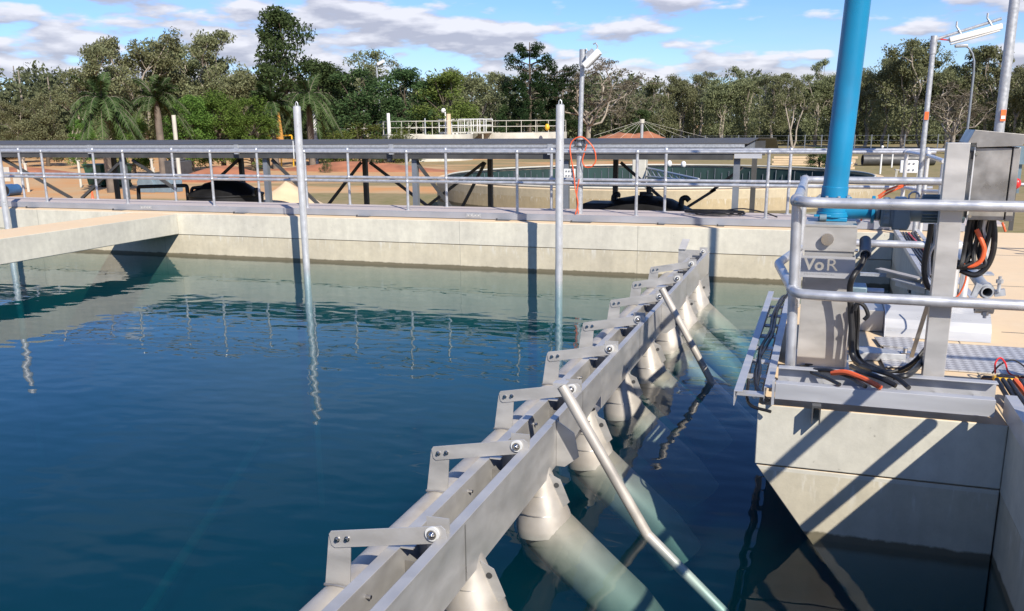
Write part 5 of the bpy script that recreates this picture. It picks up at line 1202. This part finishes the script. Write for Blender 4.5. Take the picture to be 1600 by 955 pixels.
TREES = [
 # kind, var, u, vtop, D, wide, label
 ('gum', 0, -40, 120, 88, 1.3, 'grey green gum tree cut by the left edge of the photo'),
 ('gum', 1, 30, 158, 84, 1.2, 'low brownish gum tree at the far left below the blue hill'),
 ('wispy', 0, 105, 112, 86, 1.2, 'thin wispy gum with open crown left of the first palm'),
 ('dense', 1, 70, 148, 76, 1.1, 'grey green rounded tree left of the first palm', 'leaf_gum'),
 ('gum', 2, 170, 86, 88, 1.15, 'gum tree rising behind the leftmost palm'),
 ('gum', 3, 228, 48, 92, 1.0, 'tallest gum tree of the left group with round top clumps'),
 ('gum', 1, 285, 66, 96, 1.1, 'gum tree with airy crown between the tall left gum and the bare patch'),
 ('gum', 0, 340, 58, 90, 1.0, 'gum tree with pale limbs left of the tall dark tree'),
 ('gum', 2, 395, 92, 86, 1.1, 'lower gum tree leaning against the tall dark tree'),
 ('dense', 0, 452, 18, 84, .95, 'tallest dark green tree of the skyline left of centre'),
 ('dense', 2, 505, 98, 80, 1.35, 'dark green rounded tree right of the tallest dark tree'),
 ('wispy', 1, 568, 80, 96, 1.1, 'thin brownish gum with sparse crown above the dark round trees'),
 ('dense', 1, 562, 108, 78, 1.6, 'wide dark green tree behind the floodlight pole'),
 ('dense', 0, 632, 110, 80, 1.45, 'dark green tree right of the floodlight pole'),
 ('wispy', 2, 655, 98, 100, 1.2, 'sparse gum top rising behind the dark trees right of the floodlight pole'),
 ('dense', 2, 698, 114, 78, 1.35, 'olive green soft tree above the stair platform', 'leaf_olive'),
 ('gum', 3, 744, 104, 86, 1.15, 'grey gum tree right of the olive green soft tree'),
 ('pine', 0, 828, 70, 82, 1.0, 'dark hoop pine with tufted branches near the centre'),
 ('pine', 1, 870, 112, 88, 1.3, 'smaller dark pine just right of the tufted hoop pine'),
 ('dense', 1, 795, 150, 84, .9, 'dark low tree at the foot of the hoop pine'),
 ('bare', 0, 920, 98, 92, 1.35, 'wide spreading half bare tree behind the lamp pole'),
 ('bare', 1, 975, 138, 100, 1.0, 'small spreading half bare tree right of the lamp pole'),
 ('dense', 2, 1000, 172, 88, 1.1, 'dark green bush like tree behind the stayed mast'),
 ('gum', 0, 1030, 132, 112, 1.1, 'gum tree with pale forked trunk at the left end of the right forest'),
 ('gum', 1, 1062, 118, 116, 1.0, 'gum tree second from the left end of the right forest'),
 ('wispy', 0, 1092, 116, 120, 1.1, 'slim sparse gum third from the left end of the right forest'),
 ('gum', 2, 1125, 112, 112, 1.0, 'gum tree with full crown fourth from the left end of the right forest'),
 ('gum', 3, 1163, 116, 114, 1.0, 'gum tree with narrow crown fifth from the left end of the right forest'),
 ('gum', 0, 1205, 120, 108, 1.15, 'broad gum tree left of the open pale forked tree'),
 ('wispy', 1, 1236, 122, 96, 1.2, 'low branching tree with pale forked trunk on the grass left of the blue column'),
 ('gum', 1, 1275, 118, 110, 1.1, 'gum tree just left of the blue column'),
 ('gum', 2, 1302, 102, 112, .9, 'taller gum tree immediately beside the left edge of the blue column'),
 ('gum', 3, 1352, 104, 108, 1.1, 'gum tree just right of the blue column'),
 ('gum', 0, 1380, 96, 104, 1.0, 'gum tree with leaning pale trunk right of the blue column'),
 ('gum', 1, 1412, 66, 100, 1.05, 'tallest gum tree of the right forest left of the fluorescent lamp post'),
 ('wispy', 2, 1440, 90, 102, 1.1, 'sparse gum directly behind the fluorescent lamp post'),
 ('gum', 2, 1478, 88, 98, 1.0, 'gum tree right of the fluorescent lamp post'),
 ('gum', 3, 1500, 96, 100, 1.0, 'gum tree behind the street lamp neck'),
 ('gum', 0, 1540, 80, 98, 1.1, 'tall gum tree left of the thick right hand post'),
 ('bare', 1, 1490, 140, 84, 1.3, 'dark spreading low tree with bare twigs behind the street lamp'),
 ('gum', 1, 1585, 104, 96, 1.1, 'gum tree just behind the thick right hand post'),
 ('gum', 2, 1630, 96, 94, 1.2, 'gum tree cut by the right edge of the photo'),
]
for T_ in TREES:
    plant(T_[0], T_[1], T_[2], T_[3], T_[4], T_[5], T_[6], 'trees behind the plant', T_[7] if len(T_) > 7 else None)
for a_ in (('palm', 0, 165, 100, 43, .86, 'leftmost palm with the broadest drooping crown'), ('palm', 1, 250, 108, 54, .88, 'second palm from the left beside the pale concrete pole'),
           ('palm', 1, 428, 122, 62, .95, 'palm with orange trunk left of the middle tall tube'), ('palm', 0, 486, 106, 66, .95, 'palm right of the middle tall tube in front of the dark trees')):
    T_ = plant(*a_, 'palms behind the shelter')
    if a_[2] == 428:
        ob = MB().tube((T_.location.x-.3, T_.location.y-.3, GZ+1), (T_.location.x-.1, T_.location.y-.3, GZ+3.6), .28, 9, .16).build('dead_sheath', M_['palmdead'], None, org=T_.location)
        ob.location = (0, 0, 0); ob.scale = (1/T_.scale.x, 1/T_.scale.y, 1/T_.scale.z); ob.parent = T_; ORG[ob] = Vector(T_.location)
for i, (k_, v_, u, vt, D, w, lb) in enumerate((
    ('shrub', 0, 296, 148, 60, 1.25, 'bright green shrub right of the pale concrete pole'), ('shrub', 1, 345, 140, 62, 1.3, 'tallest bright green shrub between the pairs of palms'),
    ('shrub', 2, 392, 150, 60, 1.15, 'bright green shrub left of the palm with the orange trunk'), ('shrub', 1, 205, 178, 58, 1.2, 'bright green shrub between the two left palms'), ('shrub', 0, 128, 186, 70, 1.1, 'small green shrub left of the leftmost palm trunk'),
    ('scrub', 0, 515, 188, 70, 2.4, 'olive scrub bush right of the middle tall tube'), ('scrub', 1, 565, 186, 70, 2.4, 'olive scrub bush left of the short white pipe'), ('scrub', 0, 622, 192, 70, 2.4, 'olive scrub bush right of the short white pipe'),
    ('scrub', 1, 770, 192, 86, 1.6, 'small olive bush right of the stair platform'), ('dense', 0, 1284, 231, 52, 1.9, 'low dark bush on the grass just left of the blue column'),
    ('scrub', 1, 505, 250, 56, .8, 'dark scrub under the shelter edge right of the middle tall tube'), ('scrub', 0, 585, 251, 57, .8, 'dark scrub on the bank under the shelter in the middle'))):
    plant(k_, v_, u, vt, D, w, lb, 'shrubs and bushes', 'leaf_dark' if i >= 10 else None)
# the wood behind, read as one mass
def woodland():
    rg = random.Random(77); V = []; F = []; tb = MB()
    for k in range(560):
        u = -260+k*3.9; D = rg.uniform(118, 150) if u > 1000 else rg.uniform(96, 125); x_, y_ = xy(u, D)
        hh = (rg.uniform(5.5, 10.) if u > 1000 else rg.uniform(5.5, 9.5))*(.9+.3*mn.noise(Vector((u*.01, 0, 0))))
        if rg.random() < .35: tb.tube((x_, y_, GZ-.2), (x_+rg.uniform(-.6, .6), y_, GZ+hh*.95), .13, 4, .05)
        for q in range(6):
            leaf_cloud(V, F, Vector((x_+rg.uniform(-1.6, 1.6), y_+rg.uniform(-2, 2), GZ+hh*rg.uniform(.12, .98))), rg.uniform(.9, 1.7), 75, .24, rg, .8)
        for q in range(2): leaf_cloud(V, F, Vector((x_+rg.uniform(-1.6, 1.6), y_+rg.uniform(-2, 2), GZ+rg.uniform(.3, 1.6))), 1.5, 70, .24, rg, .6)
    me = bpy.data.meshes.new('woodland'); me.from_pydata([tuple(v) for v in V], [], F); me.materials.append(M_['leaf_wood'])
    n0 = len(F); me2 = me
    o = bpy.data.objects.new('woodland', me2); COL.objects.link(o); tag(o, 'mass of gum woodland filling in behind the separate trees', 'woodland', kind='stuff')
    tag(tb.build('woodland_trunks', M_['bark'], fix=False), 'pale trunks standing deep in the woodland', 'woodland', kind='stuff')
woodland()
